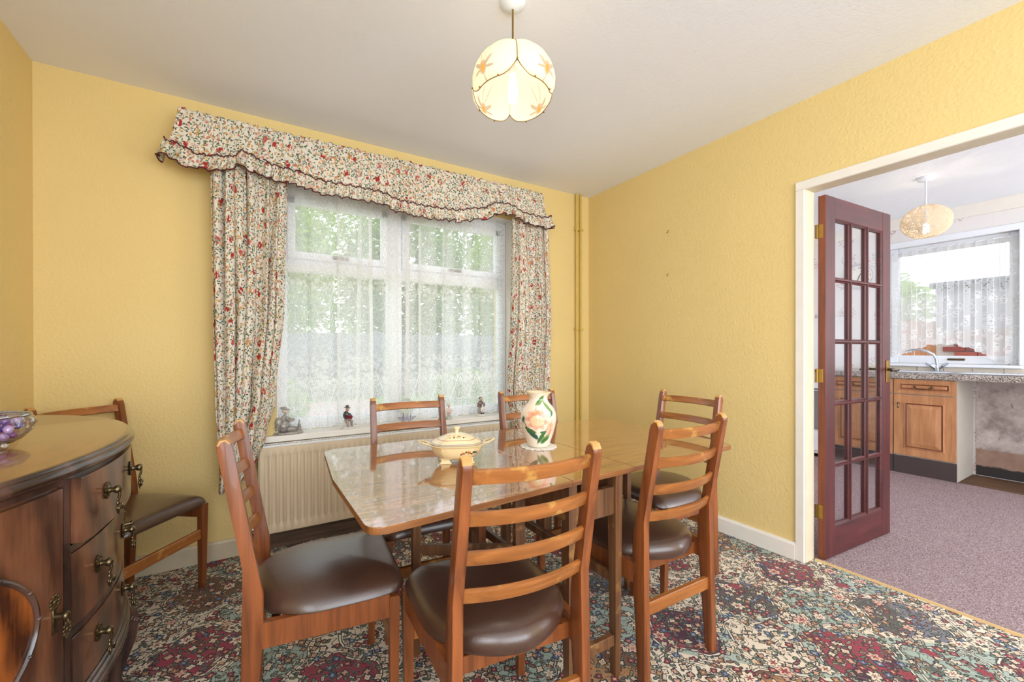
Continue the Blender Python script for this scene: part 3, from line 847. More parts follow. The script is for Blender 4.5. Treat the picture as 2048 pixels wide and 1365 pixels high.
# ------------------------------------------------------------------ soft furnishings
# floral curtains: pleated cloth with gathered fullness
def curtain(name, lab, left, right, zt, zb, seed, yb, folds, full):
    """left/right: lists of (z, x) edge points"""
    rnd = random.Random(seed)
    ph = [rnd.uniform(-.35, .35) for _ in range(folds + 2)]
    am = [rnd.uniform(.65, 1.25) for _ in range(folds + 2)]
    zl = sorted(left); zr = sorted(right)
    def fn(u, v):
        z = lerp(zt, zb(u), v)
        xl, xr = interp(zl, z), interp(zr, z)
        k = u * folds; i = int(min(k, folds - 1e-6)); fr = k - i
        uu = u + 0.012 * math.sin(v * 5 + u * 21 + seed)
        a = lerp(am[i], am[i + 1], fr) * (0.020 + 0.014 * v)
        y = yb - 0.028 + a * math.sin(2 * PI * (k + lerp(ph[i], ph[i + 1], fr) + 0.12 * math.sin(v * 4 + i)))
        y += 0.004 * math.sin(2 * PI * k * 2.3 + v * 6)
        x = lerp(xl, xr, min(1, max(0, uu))) + 0.010 * math.sin(2 * PI * k * 1.0 + 1.2)
        if z < 0.68: y -= 0.02
        return ((x, y, z), (u * full, z))
    o = sheet(name, fn, folds * 22, 60, M['floral'], thick=0.003)
    return tag(o, lab, 'curtain')
CY = D - 0.10
curtain('curtain', 'left floral chintz curtain hanging past the end of the radiator',
        [(0.40, -0.155), (0.9, -0.182), (1.42, -0.19), (2.15, -0.198)],
        [(0.40, -0.085), (0.52, 0.0), (0.68, 0.05), (0.873, 0.098), (1.44, 0.143), (2.07, 0.160), (2.15, 0.16)],
        2.14, lambda u: 0.405 + 0.02 * u, 3, CY - 0.005, 7, 1.5)
curtain('curtain', 'right floral chintz curtain beside the painted pipes',
        [(0.42, 1.67), (0.85, 1.635), (1.4, 1.66), (2.07, 1.664), (2.15, 1.664)],
        [(0.42, 1.97), (0.87, 2.005), (1.4, 2.03), (2.07, 2.005), (2.15, 2.00)],
        2.14, lambda u: 0.42, 8, CY - 0.005, 7, 1.7)

# valance: gathered skirt, two frilled hems with maroon piping
low = [(-0.388, 2.128), (-0.343, 2.114), (-0.284, 2.096), (-0.191, 2.062), (-0.071, 2.079), (-0.002, 2.125), (0.056, 2.1), (0.158, 2.078), (0.255, 2.074), (0.334, 2.052), (0.41, 2.049), (0.5, 2.051), (0.618, 2.051), (0.679, 2.05), (0.806, 2.018), (0.973, 2.013), (1.152, 2.022), (1.343, 2.065), (1.50, 2.135), (1.58, 2.14), (1.722, 2.098), (1.86, 2.09), (2.004, 2.123)]
def zlow(x): return interp(low, x)
VX0, VX1 = -0.325, 1.955
ret = 0.13
LEN = (VX1 - VX0) + 2 * ret
def vpath(s, off=0.0, flare=0.0):
    """plan path wall -> front -> wall ; returns x, y, front x for hem height"""
    d = s * LEN
    yf = D - 0.15 - off
    if d < ret: return VX0 - flare * 1.0 - off, lerp(D - 0.015, yf, d / ret), VX0
    if d > LEN - ret: return VX1 + flare * 1.0 + off, lerp(yf, D - 0.015, (d - LEN + ret) / ret), VX1
    q = (d - ret) / (LEN - 2 * ret)
    return lerp(VX0 - flare - off, VX1 + flare + off, q), yf, lerp(VX0, VX1, q)
def gather(s, f, seed): return math.sin(s * f * 2 * PI + 3 * math.sin(s * 23 + seed)) + 0.5 * math.sin(s * f * 3.7 + seed)
def val_fn(u, v):
    fl = 0.035 * v ** 1.5
    x, y, xf = vpath(u, 0.0, fl)
    zt = 2.372 + 0.004 * gather(u, 55, 2)
    zb = zlow(xf) + 0.072
    z = lerp(zt, zb, v)
    a = (0.004 + 0.010 * v)
    return ((x, y - a * gather(u, 17, 1) - 0.002 * gather(u, 60, 5) * (1 - v) - 0.02 * v, z), (u * LEN * 1.5, z))
val = sheet('valance', val_fn, 620, 24, M['floral'], thick=0.003)
tag(val, 'frilled floral valance with maroon piping above the dining window', 'valance')
def frill_fn(u, v, off=0.014, top=0.085, seed=7):
    x, y, xf = vpath(u, off, 0.035 + 0.03 * v)
    zb = zlow(xf) + 0.006 * math.sin(u * 190 + 2 * math.sin(u * 31))
    z = lerp(zlow(xf) + top, zb, v)
    a = 0.002 + 0.012 * v
    return ((x + 0.006 * v * math.sin(u * 420), y - a * gather(u, 62, seed) - 0.012 * v - 0.02, z), (u * LEN * 2.2, z + 0.4))
obj_fr = sheet('frill', frill_fn, 900, 6, M['floral'], val, thick=0.003)
pts = [Vector(frill_fn(i / 900, 1.0)[0]) for i in range(901)]
obj('piping', tube(bmesh.new(), pts, 0.0034, 5), M['piping'], val, smooth=180)
pts = []
for i in range(701):
    q = frill_fn(i / 700, 0.02)[0]
    pts.append(Vector((q[0], q[1] - 0.006 - 0.004 * math.sin(i * .9), q[2] - 0.004 + 0.006 * math.sin(i * 0.43) + 0.003 * math.sin(i * 1.3))))
obj('piping', tube(bmesh.new(), pts, 0.0032, 5), M['piping'], val, smooth=180)
# rail with end hooks carried by the wall
o = tag(obj('curtain_rail', box(bmesh.new(), VX0 + 0.01, VX1 - 0.01, D - 0.135, D - 0.128, 2.352, 2.366, 0.002), M['upvc']), 'white curtain rail fixed above the dining window behind the valance', 'curtain rail')
for x in (VX0 + 0.02, 0.4, 1.2, VX1 - 0.02):
    obj('bracket', box(bmesh.new(), x - 0.008, x + 0.008, D - 0.128, D, 2.350, 2.362, 0.002), M['upvc'], o)

# lace net across the window
hem = [(0.096, 0.757), (0.175, 0.760), (0.243, 0.785), (0.357, 0.768), (0.475, 0.753), (0.599, 0.768), (0.70, 0.765), (0.797, 0.750), (0.95, 0.772), (1.1, 0.775), (1.239, 0.789), (1.32, 0.796), (1.488, 0.794), (1.60, 0.815), (1.68, 0.90)]
NX0, NX1 = 0.115, 1.655
fold_at = [(0.47, .034), (0.60, .040), (0.68, .034), (0.93, .038), (1.02, .034), (0.85, .03), (1.20, .022), (0.30, .016), (1.36, .014)]
def net_xy(u, v):
    x = lerp(NX0, NX1, u)
    dx = 0.0
    y = 0.008 * math.sin(u * 38 + 1.2 * math.sin(u * 9)) + 0.003 * math.sin(u * 120)
    for fx, a in fold_at:
        k = (x - fx - 0.02 * (v - .5) * math.sin(fx * 40)) / 0.020
        e = math.exp(-k * k)
        y += 0.7 * a * e * (0.6 + 0.4 * v)
        dx += -1.5 * a * k * e
    return x + dx, D + 0.040 + y
def net_fn(u, v):
    x, y = net_xy(u, v)
    z = lerp(2.165, interp(hem, x), v)
    return ((x, y, z), (u * 1.54 + sum(0.06 / (1 + math.exp(-(x - fx) / 0.012)) for fx, a in fold_at), z))
net = sheet('net_curtain', net_fn, 640, 40, M['lace'])
tag(net, 'white swagged lace net curtain covering the dining window', 'net curtain')
def hemruff(u, v):
    x, y = net_xy(u, 1.0)
    z = lerp(interp(hem, x) + 0.004, 0.667 + 0.006 * math.sin(u * 90), v)
    return ((x, min(y, D + 0.062) + 0.005 + (0.003 + 0.005 * v) * math.sin(u * 210 + 2 * math.sin(u * 37)), z), (u * 3.2, z))
sheet('hem_frill', hemruff, 500, 6, M['lace_ruffle'], net)
def sideruff(u, v):
    z = lerp(0.68, 2.15, u)
    x = NX1 + (0.0 + 0.045 * v) + 0.004 * math.sin(u * 130)
    return ((x, D + 0.044 + 0.009 * math.sin(u * 230 + v) * (0.4 + v), z), (v * 0.05 + 0.3, u * 3.0))
sheet('side_frill', sideruff, 400, 5, M['lace_ruffle'], net)

# kitchen net
khem = [(0.80, 1.02), (0.93, 1.04), (0.99, 1.10), (1.08, 1.16), (1.2, 1.20), (1.33, 1.20), (1.42, 1.17), (1.5, 1.13), (1.56, 1.09), (1.68, 1.05)]
def knet(u, v):
    y = lerp(1.655, 0.80, u)
    zb = interp(khem, y) + 0.008 * math.sin(u * 60)
    z = lerp(2.16, zb, v)
    return ((KX + 0.034 + 0.018 * math.sin(u * 75 + 2 * math.sin(u * 11)) * (0.4 + 0.6 * v), y + 0.010 * math.sin(u * 150 + 1), z), (u * 1.5, z))
kn = sheet('net_curtain', knet, 420, 30, M['lace_kitchen'])
tag(kn, 'white rose patterned net curtain over the kitchen sink window', 'net curtain')
obj('rod', tube(bmesh.new(), [(KX + 0.034, 0.795, 2.155), (KX + 0.034, 1.655, 2.155)], 0.005, 8), M['upvc'], kn)

# ------------------------------------------------------------------ radiator, pipes, hooks
RX0, RX1, RZ0, RZ1, RY = 0.025, 1.885, 0.118, 0.606, D - 0.108
rad = thing('radiator', 'long cream panel radiator under the dining window sill', 'radiator', (RX0, RY, RZ0))
def rad_panel():
    bm = bmesh.new()
    W_, H_ = RX1 - RX0, RZ1 - RZ0
    pitch = 0.0365; n = int(W_ / pitch)
    x0 = (W_ - n * pitch) / 2
    xs = [0.0, 0.004, x0]
    dep = {0.0: 0.006, 0.004: 0.0, x0: 0.0}
    for i in range(n):
        b = x0 + i * pitch
        for fr, d in ((0.14, 0.0), (0.24, 0.009), (0.36, 0.0125), (0.62, 0.0125), (0.76, 0.009), (0.88, 0.0)):
            q = round(b + fr * pitch, 6); xs.append(q); dep[q] = d
    xs += [W_ - x0, W_ - 0.004, W_]; dep[W_ - x0] = 0; dep[W_ - 0.004] = 0; dep[W_] = 0.006
    zs = [(0, 1, 0.006), (0.004, 1, 0), (0.040, 0, 0), (0.052, 1, 0), (0.062, 2, 0), (H_ - 0.062, 2, 0), (H_ - 0.052, 1, 0), (H_ - 0.040, 0, 0), (H_ - 0.004, 1, 0), (H_, 1, 0.006)]
    rows = []
    for k, (z, m, e) in enumerate(zs):
        row = []
        for x in xs:
            d = dep[x]
            if k in (0, 1, 2, 7, 8, 9): y = max(e, d if x in (0.0, W_) else 0)
            elif k in (3, 6): y = d * 0.6 if x not in (0.0, W_) else d
            else: y = d
            row.append(bm.verts.new((x, y, z)))
        rows.append(row)
    for a, b in zip(rows, rows[1:]):
        for i in range(len(xs) - 1): bm.faces.new((a[i], a[i + 1], b[i + 1], b[i]))
    box(bm, 0.003, W_ - 0.003, 0.014, 0.018, 0.004, H_ - 0.004)
    return bm
obj('front_panel', rad_panel(), M['radiator'], rad, smooth=40)
W_, H_ = RX1 - RX0, RZ1 - RZ0
obj('back_panel', boxb(0.003, W_ - 0.003, 0.055, 0.062, 0.01, H_ - 0.01), M['radiator'], rad)
obj('side_cover', boxb(-0.004, 0.0, 0.004, 0.064, 0.01, H_ + 0.006, 0.002), M['radiator'], rad)
obj('side_cover', boxb(W_, W_ + 0.004, 0.004, 0.064, 0.01, H_ + 0.006, 0.002), M['radiator'], rad)
bm = bmesh.new()
box(bm, 0, W_, 0.0, 0.012, H_ - 0.001, H_ + 0.010, 0.002)
box(bm, 0, W_, 0.052, 0.064, H_ - 0.001, H_ + 0.010, 0.002)
k = 0.004
while k < W_ - 0.008:
    box(bm, k, k + 0.0055, 0.012, 0.052, H_ + 0.004, H_ + 0.009); k += 0.0158
g = obj('top_grille', bm, M['radiator_grille'], rad)
obj('shade_core', boxb(0.01, W_ - 0.01, 0.019, 0.054, 0.02, H_ - 0.002), M['gap_shade'], rad)  # near-black block, painting the shade behind the grille slots
v_ = obj('valve', tube(tube(tube(bmesh.new(), [(0.0, 0.04, 0.03), (-0.045, 0.04, 0.03)], 0.009, 10), [(-0.045, 0.04, 0.045), (-0.045, 0.04, -0.01)], 0.012, 10), [(-0.05, 0.04, 0.022), (-0.085, 0.02, 0.028)], 0.008, 8), M['chrome'], rad, smooth=40)
obj('pipe', tube(bmesh.new(), [(-0.045, 0.04, -0.01), (-0.045, 0.04, -RZ0 + 0.001)], 0.0075, 8), M['brass_old'], v_, smooth=60)
for x in (0.3, W_ - 0.3):
    obj('wall_bracket', boxb(x, x + 0.03, 0.062, 0.0998, 0.03, H_ - 0.06), M['radiator'], rad)

for i, (x, lab) in enumerate(((2.405, 'yellow painted vertical pipe, the one farther from the room corner'), (2.452, 'yellow painted vertical pipe, the one nearer the room corner'))):
    o = tag(obj('heating_pipe', tube(bmesh.new(), [(x, D - 0.026, 0.001), (x, D - 0.026, C - 0.001)], 0.0095, 12), M['yellow_paint'], smooth=60), lab, 'pipe', None)
    for z in (2.19, 1.33, 0.5):
        bm = bmesh.new(); box(bm, x - 0.015, x + 0.015, D - 0.042, D - 0.036, z - 0.008, z + 0.008, 0.003); box(bm, x - 0.004, x + 0.004, D - 0.018, D, z - 0.008, z + 0.008)
        box(bm, x - 0.016, x - 0.0105, D - 0.04, D - 0.012, z - 0.008, z + 0.008); box(bm, x + 0.0105, x + 0.016, D - 0.04, D - 0.012, z - 0.008, z + 0.008)
        obj('clip', bm, M['yellow_paint'], o)
for z, lab in ((1.996, 'upper small brass hook screwed in the right yellow wall'), (1.688, 'lower small brass hook screwed in the right yellow wall')):
    pts = [(R, 1.92, z + .008), (R - 0.008, 1.92, z + .008), (R - 0.010, 1.92, z), (R - 0.010, 1.92, z - 0.008), (R - 0.017, 1.92, z - 0.011), (R - 0.021, 1.92, z - 0.004)]
    o = obj('wall_hook', lathe(tube(bmesh.new(), pts, 0.0018, 6), [(0.0001, 0), (0.004, 0)], 8, (R - .002, 1.92, z + .008)), M['brass'], smooth=60)
    tag(o, lab, 'hook')

# ------------------------------------------------------------------ glazed door standing open into the kitchen
dr = sempty('door_1', (2.676, 1.023, 0.008), -0.065)
DW, DH, DT = 0.752, 1.984, 0.036
ST, TR_, BR_ = 0.098, 0.118, 0.165
obj('stile', boxb(0, ST, 0, DT, 0, DH, 0.002), [M['door_wood']], dr)
obj('stile', boxb(DW - ST, DW, 0, DT, 0, DH, 0.002), M['door_wood'], dr)
obj('hinge_edge', boxb(-0.0015, 0, 0.0005, DT - 0.0005, 0.001, DH - 0.001), M['door_edge'], dr)
M['door_rail'] = wood('mahogany_stained_rail', (92, 34, 32), (48, 16, 20), 'X', 0.42, 30, coat=0.08)
obj('top_rail', boxb(ST, DW - ST, 0.001, DT - .001, DH - TR_, DH, 0.002), M['door_rail'], dr)
obj('bottom_rail', boxb(ST, DW - ST, 0.001, DT - .001, 0, BR_, 0.002), M['door_rail'], dr)
px0, px1, pz0, pz1 = ST, DW - ST, BR_, DH - TR_
nc, nr, BW = 3, 5, 0.026
cw = (px1 - px0 - 2 * BW) / 3; rh = (pz1 - pz0 - 4 * BW) / 5
def moulded_bar(a0, a1, b0, b1, vertical):
    prof = [(b0, 0.004), (b0 + 0.006, 0.010), (b0, 0.014), (b0, DT - 0.010), (b0 + .006, DT - .006), (b0 + .009, DT - 0.001), (b1 - .009, DT - 0.001), (b1 - .006, DT - .006), (b1, DT - 0.010), (b1, 0.014), (b1 - 0.006, 0.010), (b1, 0.004)]
    prof[0] = (b0 + .009, 0.001); prof[-1] = (b1 - .009, 0.001)
    if vertical: return prism(bmesh.new(), prof, a0, a1, 'Z')
    return prism(bmesh.new(), [(p[1], p[0]) for p in prof], a0, a1, 'X')
for c in range(1, 3):
    x = px0 + c * cw + (c - 1) * BW
    obj('glazing_bar', moulded_bar(pz0, pz1, x, x + BW, True), M['door_wood'], dr)
for r in range(1, 5):
    z = pz0 + r * rh + (r - 1) * BW
    obj('glazing_bar', moulded_bar(px0, px1, z, z + BW, False), M['door_rail'], dr)
bead = bmesh.new()
for (a, b) in ((px0, 1), (px1, -1)):
    prism(bead, [(a, 0.003), (a + b * 0.009, 0.010), (a + b * 0.009, DT - .010), (a, DT - 0.003)], pz0, pz1, 'Z')
for (a, b) in ((pz0, 1), (pz1, -1)):
    prism(bead, [(0.003, a), (0.010, a + b * 0.009), (DT - .010, a + b * 0.009), (DT - .003, a)], px0, px1, 'X')
obj('glazing_bead', bead, M['door_rail'], dr)
p0 = None
for c in range(3):
    for r in range(5):
        x = px0 + c * (cw + BW); z = pz0 + r * (rh + BW)
        if p0 is None: p0 = obj('pane', boxb(-.003, cw + .003, 0, 0.003, -.003, rh + .003), M['door_glass'], dr, loc=(x, DT / 2, z))
        else: share('pane', p0, dr, (x, DT / 2, z))
for z in (1.79, 1.00, 0.255):
    bm = boxb(-0.003, -0.0015, 0.012, 0.034, z - 0.037, z + 0.037, 0.0005)
    h_ = obj('hinge', bm, M['brass'], dr)
    obj('knuckle', tube(bmesh.new(), [(-0.005, 0.039, z - 0.038), (-0.005, 0.039, z + 0.038)], 0.0048, 8), M['brass'], h_, smooth=60)
    obj('hinge_leaf', boxb(-0.018, -0.009, 0.0435, 0.0450, z - 0.037, z + 0.037, 0.0004), M['brass'], h_)
for sgn, y in ((-1, 0.0), (1, DT)):
    pl = obj('handle_plate', boxb(DW - 0.062, DW - 0.020, min(y, y + sgn * 0.006), max(y, y + sgn * 0.006), 0.94, 1.075, 0.002), M['brass'], dr)
    bm = tube(bmesh.new(), [(DW - 0.042, y, 1.02), (DW - 0.042, y + sgn * 0.048, 1.02)], [0.009, 0.007], 10)
    tube(bm, [(DW - 0.036, y + sgn * 0.048, 1.02), (DW - 0.060, y + sgn * 0.052, 1.022), (DW - 0.085, y + sgn * 0.055, 1.018), (DW - 0.125, y + sgn * 0.055, 1.020), (DW - 0.142, y + sgn * 0.055, 1.018)], [0.009, 0.007, 0.010, 0.006, 0.008], 10)
    obj('lever', bm, M['brass_old'], pl, smooth=60)

# ------------------------------------------------------------------ dining chairs
def chair_parts(label):
    t = thing('dining_chair', label, 'chair', group='ladder back dining chairs')
    post_prof = [(-0.016, 0.0), (0.016, 0.0), (0.044, 0.40), (0.044, 0.49), (0.030, 0.56), (-0.026, 0.885), (-0.031, 0.905), (-0.042, 0.917), (-0.056, 0.914), (-0.064, 0.900), (-0.062, 0.885), (0.0, 0.565), (-0.006, 0.50)]
    for sg in (-1, 1):
        bm = prism(bmesh.new(), post_prof, -0.0135, 0.0135, 'X', 0.005, 2)
        for v in bm.verts:
            k = v.co.z / 0.92
            v.co.x *= lerp(1.1, 0.92, k)
            v.co.x += sg * lerp(0.184, 0.175, k)
        p = obj('back_post', bm, [M['chair_wood'], M['worn_wood']], t, smooth=50)
        for f in p.data.polygons:
            if f.center.z > 0.895: f.material_index = 1
        bm = bmesh.new()
        prism(bm, [(-0.017, -0.015), (0.017, -0.015), (0.017, 0.015), (-0.017, 0.015)], 0.0, 0.405, 'Z', 0.003)
        for v in bm.verts:
            k = lerp(0.74, 1.0, min(1, v.co.z / 0.25)); v.co.x *= k; v.co.y *= k
            v.co.x += sg * lerp(0.199, 0.203, v.co.z / .4); v.co.y += 0.392
        obj('front_leg', bm, M['chair_wood'], t, smooth=40)
    # curved slats
    for zc in (0.868, 0.768, 0.672, 0.577):
        bm = bmesh.new()
        yb = lerp(0.012, -0.046, (zc - 0.56) / 0.345)
        N = 14; rings = []
        hw = lerp(0.171, 0.163, (zc - .56) / .345)
        for i in range(N + 1):
            s = -1 + 2 * i / N
            x = s * hw
            y = yb - 0.032 * (1 - s * s)
            h = 0.0175
            tl = 0.004
            rings.append([bm.verts.new((x, y + dy, zc + dz)) for dy, dz in ((-0.008 - tl, h - .004), (-0.003 - tl, h), (0.004 - tl, h), (0.007 - tl, h - .004), (0.008 + tl * .6, -h + .004), (0.004 + tl * .6, -h), (-0.004 + tl * .6, -h), (-0.007 + tl * .6, -h + .004))])
        for a, b in zip(rings, rings[1:]):
            for k in range(8): bm.faces.new((a[k], a[(k + 1) % 8], b[(k + 1) % 8], b[k]))
        bm.faces.new(rings[0]); bm.faces.new(rings[-1][::-1])
        obj('slat', bm, M['chair_slat'], t, smooth=50)
    for sg in (-1, 1):
        xa, xb = sg * 0.184, sg * 0.202
        bm = bmesh.new()
        vs = []
        for (x, y) in ((xa, 0.03), (xb, 0.378)):
            for dx in (-0.010, 0.010):
                for z in (0.342, 0.412): vs.append(bm.verts.new((x + dx, y, z)))
        for q in ((0, 1, 3, 2), (4, 6, 7, 5), (0, 4, 5, 1), (2, 3, 7, 6), (0, 2, 6, 4), (1, 5, 7, 3)): bm.faces.new([vs[i] for i in q])
        obj('side_rail', bm, M['chair_wood'], t)
    obj('rear_stretcher', boxb(-0.172, 0.172, 0.000, 0.020, 0.234, 0.280, 0.003), M['chair_slat'], t)
    obj('front_stretcher', boxb(-0.186, 0.186, 0.383, 0.401, 0.240, 0.286, 0.003), M['chair_slat'], t)
    obj('cross_rail', boxb(-0.19, 0.19, 0.30, 0.322, 0.365, 0.408), M['chair_wood'], t)
    obj('cross_rail', boxb(-0.175, 0.175, 0.06, 0.082, 0.348, 0.392), M['chair_wood'], t)
    # padded seat: outline straight at the front, rounded at the back
    def half_w(y):
        f = (y - (-0.012)) / 0.448
        if f < 0.5:
            q = (0.5 - f) / 0.5
            return 0.214 * (1 - q ** 2.3) ** 0.62
        return 0.214 + 0.003 * math.sin((f - .5) * PI * 2)
    out = []
    N = 26
    for i in range(N + 1):
        f = i / N
        y = -0.012 + 0.448 * (1 - math.cos(f * PI / 2)) if f < 1 else 0.436
        out.append((half_w(y), y))
    # rounded front corners
    right = [p for p in out if p[1] < 0.372]
    for k in range(7):
        a = k / 6 * PI / 2
        right.append((0.214 - 0.055 + 0.055 * math.cos(a), 0.378 + 0.055 * math.sin(a)))
    loop = right + [(-x, y) for x, y in right[::-1]]
    cln = [loop[0]]
    for q in loop[1:]:
        if math.hypot(q[0] - cln[-1][0], q[1] - cln[-1][1]) > 0.004: cln.append(q)
    if math.hypot(cln[0][0] - cln[-1][0], cln[0][1] - cln[-1][1]) < 0.004: cln.pop()
    bm = bmesh.new()
    cx_, cy_ = 0, 0.235
    rings = []
    for s, z in ((0.90, 0.395), (0.965, 0.400), (0.995, 0.414), (1.0, 0.430), (0.985, 0.445), (0.94, 0.458), (0.86, 0.467), (0.70, 0.473), (0.45, 0.476), (0.2, 0.477)):
        ring = []
        for (x, y) in cln:
            xx, yy = cx_ + (x - cx_) * s, cy_ + (y - cy_) * s
            # sides roll down a little, dished across
            zz = z - 0.024 * (abs(xx) / 0.214) ** 3 * (1 if z > .42 else 0) + 0.006 * (yy - 0.2)
            if s > .93 and yy > .3 : zz += 0.0
            ring.append(bm.verts.new((xx, yy, max(zz, 0.4122 if (abs(xx) > 0.160 or yy > 0.13) else 0.397))))
        rings.append(ring)
    n = len(cln)
    for a, b in zip(rings, rings[1:]):
        for k in range(n): bm.faces.new((a[k], a[(k + 1) % n], b[(k + 1) % n], b[k]))
    bm.faces.new(rings[0][::-1]); bm.faces.new(rings[-1])
    st = obj('seat', bm, M['leather'], t, smooth=180)
    sd = st.modifiers.new('soft', 'SUBSURF'); sd.levels = 1; sd.render_levels = 1
    return t

def dup(root, loc, rz, label):
    r = root.copy(); COL.objects.link(r)
    r.location = loc; r.rotation_euler = (0, 0, rz); r['label'] = label
    for ch in list(root.children):
        c = ch.copy(); COL.objects.link(c); c.parent = r
        for gch in list(ch.children):
            d = gch.copy(); COL.objects.link(d); d.parent = c
    return r
CH = [(0.580, 0.844, -5.3, 'nearest ladder back chair, its back to the viewer before the cream tureen'),
      (-0.008, 1.474, -94.2, 'ladder back chair at the left end of the table, seen side on'),
      (1.330, 0.950, -1.1, 'ladder back chair with its back to the viewer, right of the nearest one'),
      (2.050, 1.439, 87.2, 'ladder back chair at the right end of the table by the yellow wall'),
      (0.676, 1.985, 176.7, 'ladder back chair between table and radiator, behind the tureen'),
      (1.389, 1.957, 177.7, 'ladder back chair on the window side directly behind the flowered vase'),
      (-0.650, 2.534, -128.1, 'ladder back chair standing apart in the corner behind the sideboard')]
c0 = chair_parts(CH[0][3])
for i, (x, y, a, lab) in enumerate(CH):
    if i == 0: c0.location = (x, y, 0); c0.rotation_euler = (0, 0, math.radians(a))
    else: dup(c0, (x, y, 0), math.radians(a), lab)

# ------------------------------------------------------------------ drop-leaf table
tb = thing('dining_table', 'glossy woodgrain gateleg dining table with both leaves raised', 'table', (1.02, 1.40, 0))
TZ = 0.738
def rounded(poly, rad, n=8):
    out = []
    m = len(poly)
    for i in range(m):
        p, a, b = Vector(poly[i]), Vector(poly[i - 1]), Vector(poly[(i + 1) % m])
        r = rad[i]
        if r == 0: out.append(tuple(p)); continue
        u = (a - p).normalized(); v = (b - p).normalized()
        A, B = p + u * r, p + v * r
        for k in range(n + 1):
            t_ = k / n
            out.append(tuple((1 - t_) ** 2 * A + 2 * t_ * (1 - t_) * p + t_ ** 2 * B))
    return out
ox, oy = 1.02, 1.40
sN = lambda x: 0.975 + (x - 0.22) * 0.033   # near edge
sF = lambda x: 1.818 + (x - 0.22) * 0.005   # far edge
def slab(name, poly, rad, z0, z1, mats):
    pl = rounded([(x - ox, y - oy) for x, y in poly], rad)
    bm = prism(bmesh.new(), pl, z0, z1, 'Z', 0.0025, 2)
    for f in bm.faces:
        if f.normal.z > 0.5 or (abs(f.normal.z) < .01 and False): pass
    bm.normal_update()
    o = obj(name, bm, mats, tb)
    for f in o.data.polygons:
        f.material_index = 0 if f.normal.z > 0.4 else 1
    return o
mm = [M['table_top'], M['table_edge']]
xa, xb = 0.868, 1.163
slab('table_leaf', [(0.226, 0.955), (xa - .0012, sN(xa)), (xa - .0012, sF(xa)), (0.248, 1.826), (0.218, 1.40)], [0.05, 0, 0, 0.06, 0], TZ - 0.018, TZ, mm)
slab('table_centre', [(xa, sN(xa)), (xb, sN(xb)), (xb, sF(xb)), (xa, sF(xa))], [0, 0, 0, 0], TZ - 0.018, TZ, mm)
slab('table_leaf', [(xb + .0012, sN(xb)), (1.810, 1.022), (1.832, 1.42), (1.815, 1.835), (xb + .0012, sF(xb))], [0, 0.05, 0, 0.06, 0], TZ - 0.018, TZ, mm)
TOPU = TZ - 0.018
def tleg(x, y, w=0.034, d=0.040, z0=0.0, z1=TOPU):
    bm = prism(bmesh.new(), [(-w / 2, -d / 2), (w / 2, -d / 2), (w / 2, d / 2), (-w / 2, d / 2)], z0, z1, 'Z', 0.003)
    for v in bm.verts:
        k = lerp(0.68, 1.0, min(1, v.co.z / 0.55)); v.co.x *= k; v.co.y *= k
        v.co.x += x - ox; v.co.y += y - oy
    return obj('leg', bm, M['table_leg'], tb, smooth=40)
for y in (1.045, 1.765):
    tleg(0.893 if y < 1.4 else 0.908, y); tleg(1.104, y)
    s_ = 0.012
    obj('apron', boxb(0.91 - ox, 1.087 - ox, y - s_ - oy, y + s_ - oy, 0.575, 0.672, 0.002), M['table_leg'], tb)
    obj('foot_rail', boxb(0.908 - ox, 1.090 - ox, y - s_ - oy, y + s_ - oy, 0.112, 0.150, 0.003), M['table_leg'], tb)
for x in (0.893, 1.104):
    obj('long_rail', boxb(x - 0.010 - ox, x + 0.010 - ox, 1.063 - oy, 1.747 - oy, 0.585, 0.715, 0.002), M['table_leg'], tb)
    obj('stretcher', boxb(x - 0.011 - ox, x + 0.011 - ox, 1.063 - oy, 1.747 - oy, 0.322, 0.358, 0.003), M['table_leg'], tb)
def bar(name, a, b, w, z0, z1):
    a = Vector((a[0] - ox, a[1] - oy)); b = Vector((b[0] - ox, b[1] - oy))
    d = (b - a).normalized(); n = Vector((-d.y, d.x)) * w / 2
    return obj(name, prism(bmesh.new(), [tuple(a - n), tuple(b - n), tuple(b + n), tuple(a + n)], z0, z1, 'Z', 0.002), M['table_leg'], tb)
tleg(0.527, 1.490, 0.036, 0.030); tleg(0.865, 1.300, 0.046, 0.024, 0.30)
bar('gate_rail', (0.545, 1.480), (0.845, 1.311), 0.018, 0.378, 0.418); bar('gate_rail', (0.545, 1.480), (0.845, 1.311), 0.018, 0.655, 0.716)
tleg(1.552, 1.392, 0.028, 0.030); tleg(1.135, 1.480, 0.046, 0.024, 0.30)
bar('gate_rail', (1.538, 1.394), (1.158, 1.474), 0.016, 0.655, 0.716)

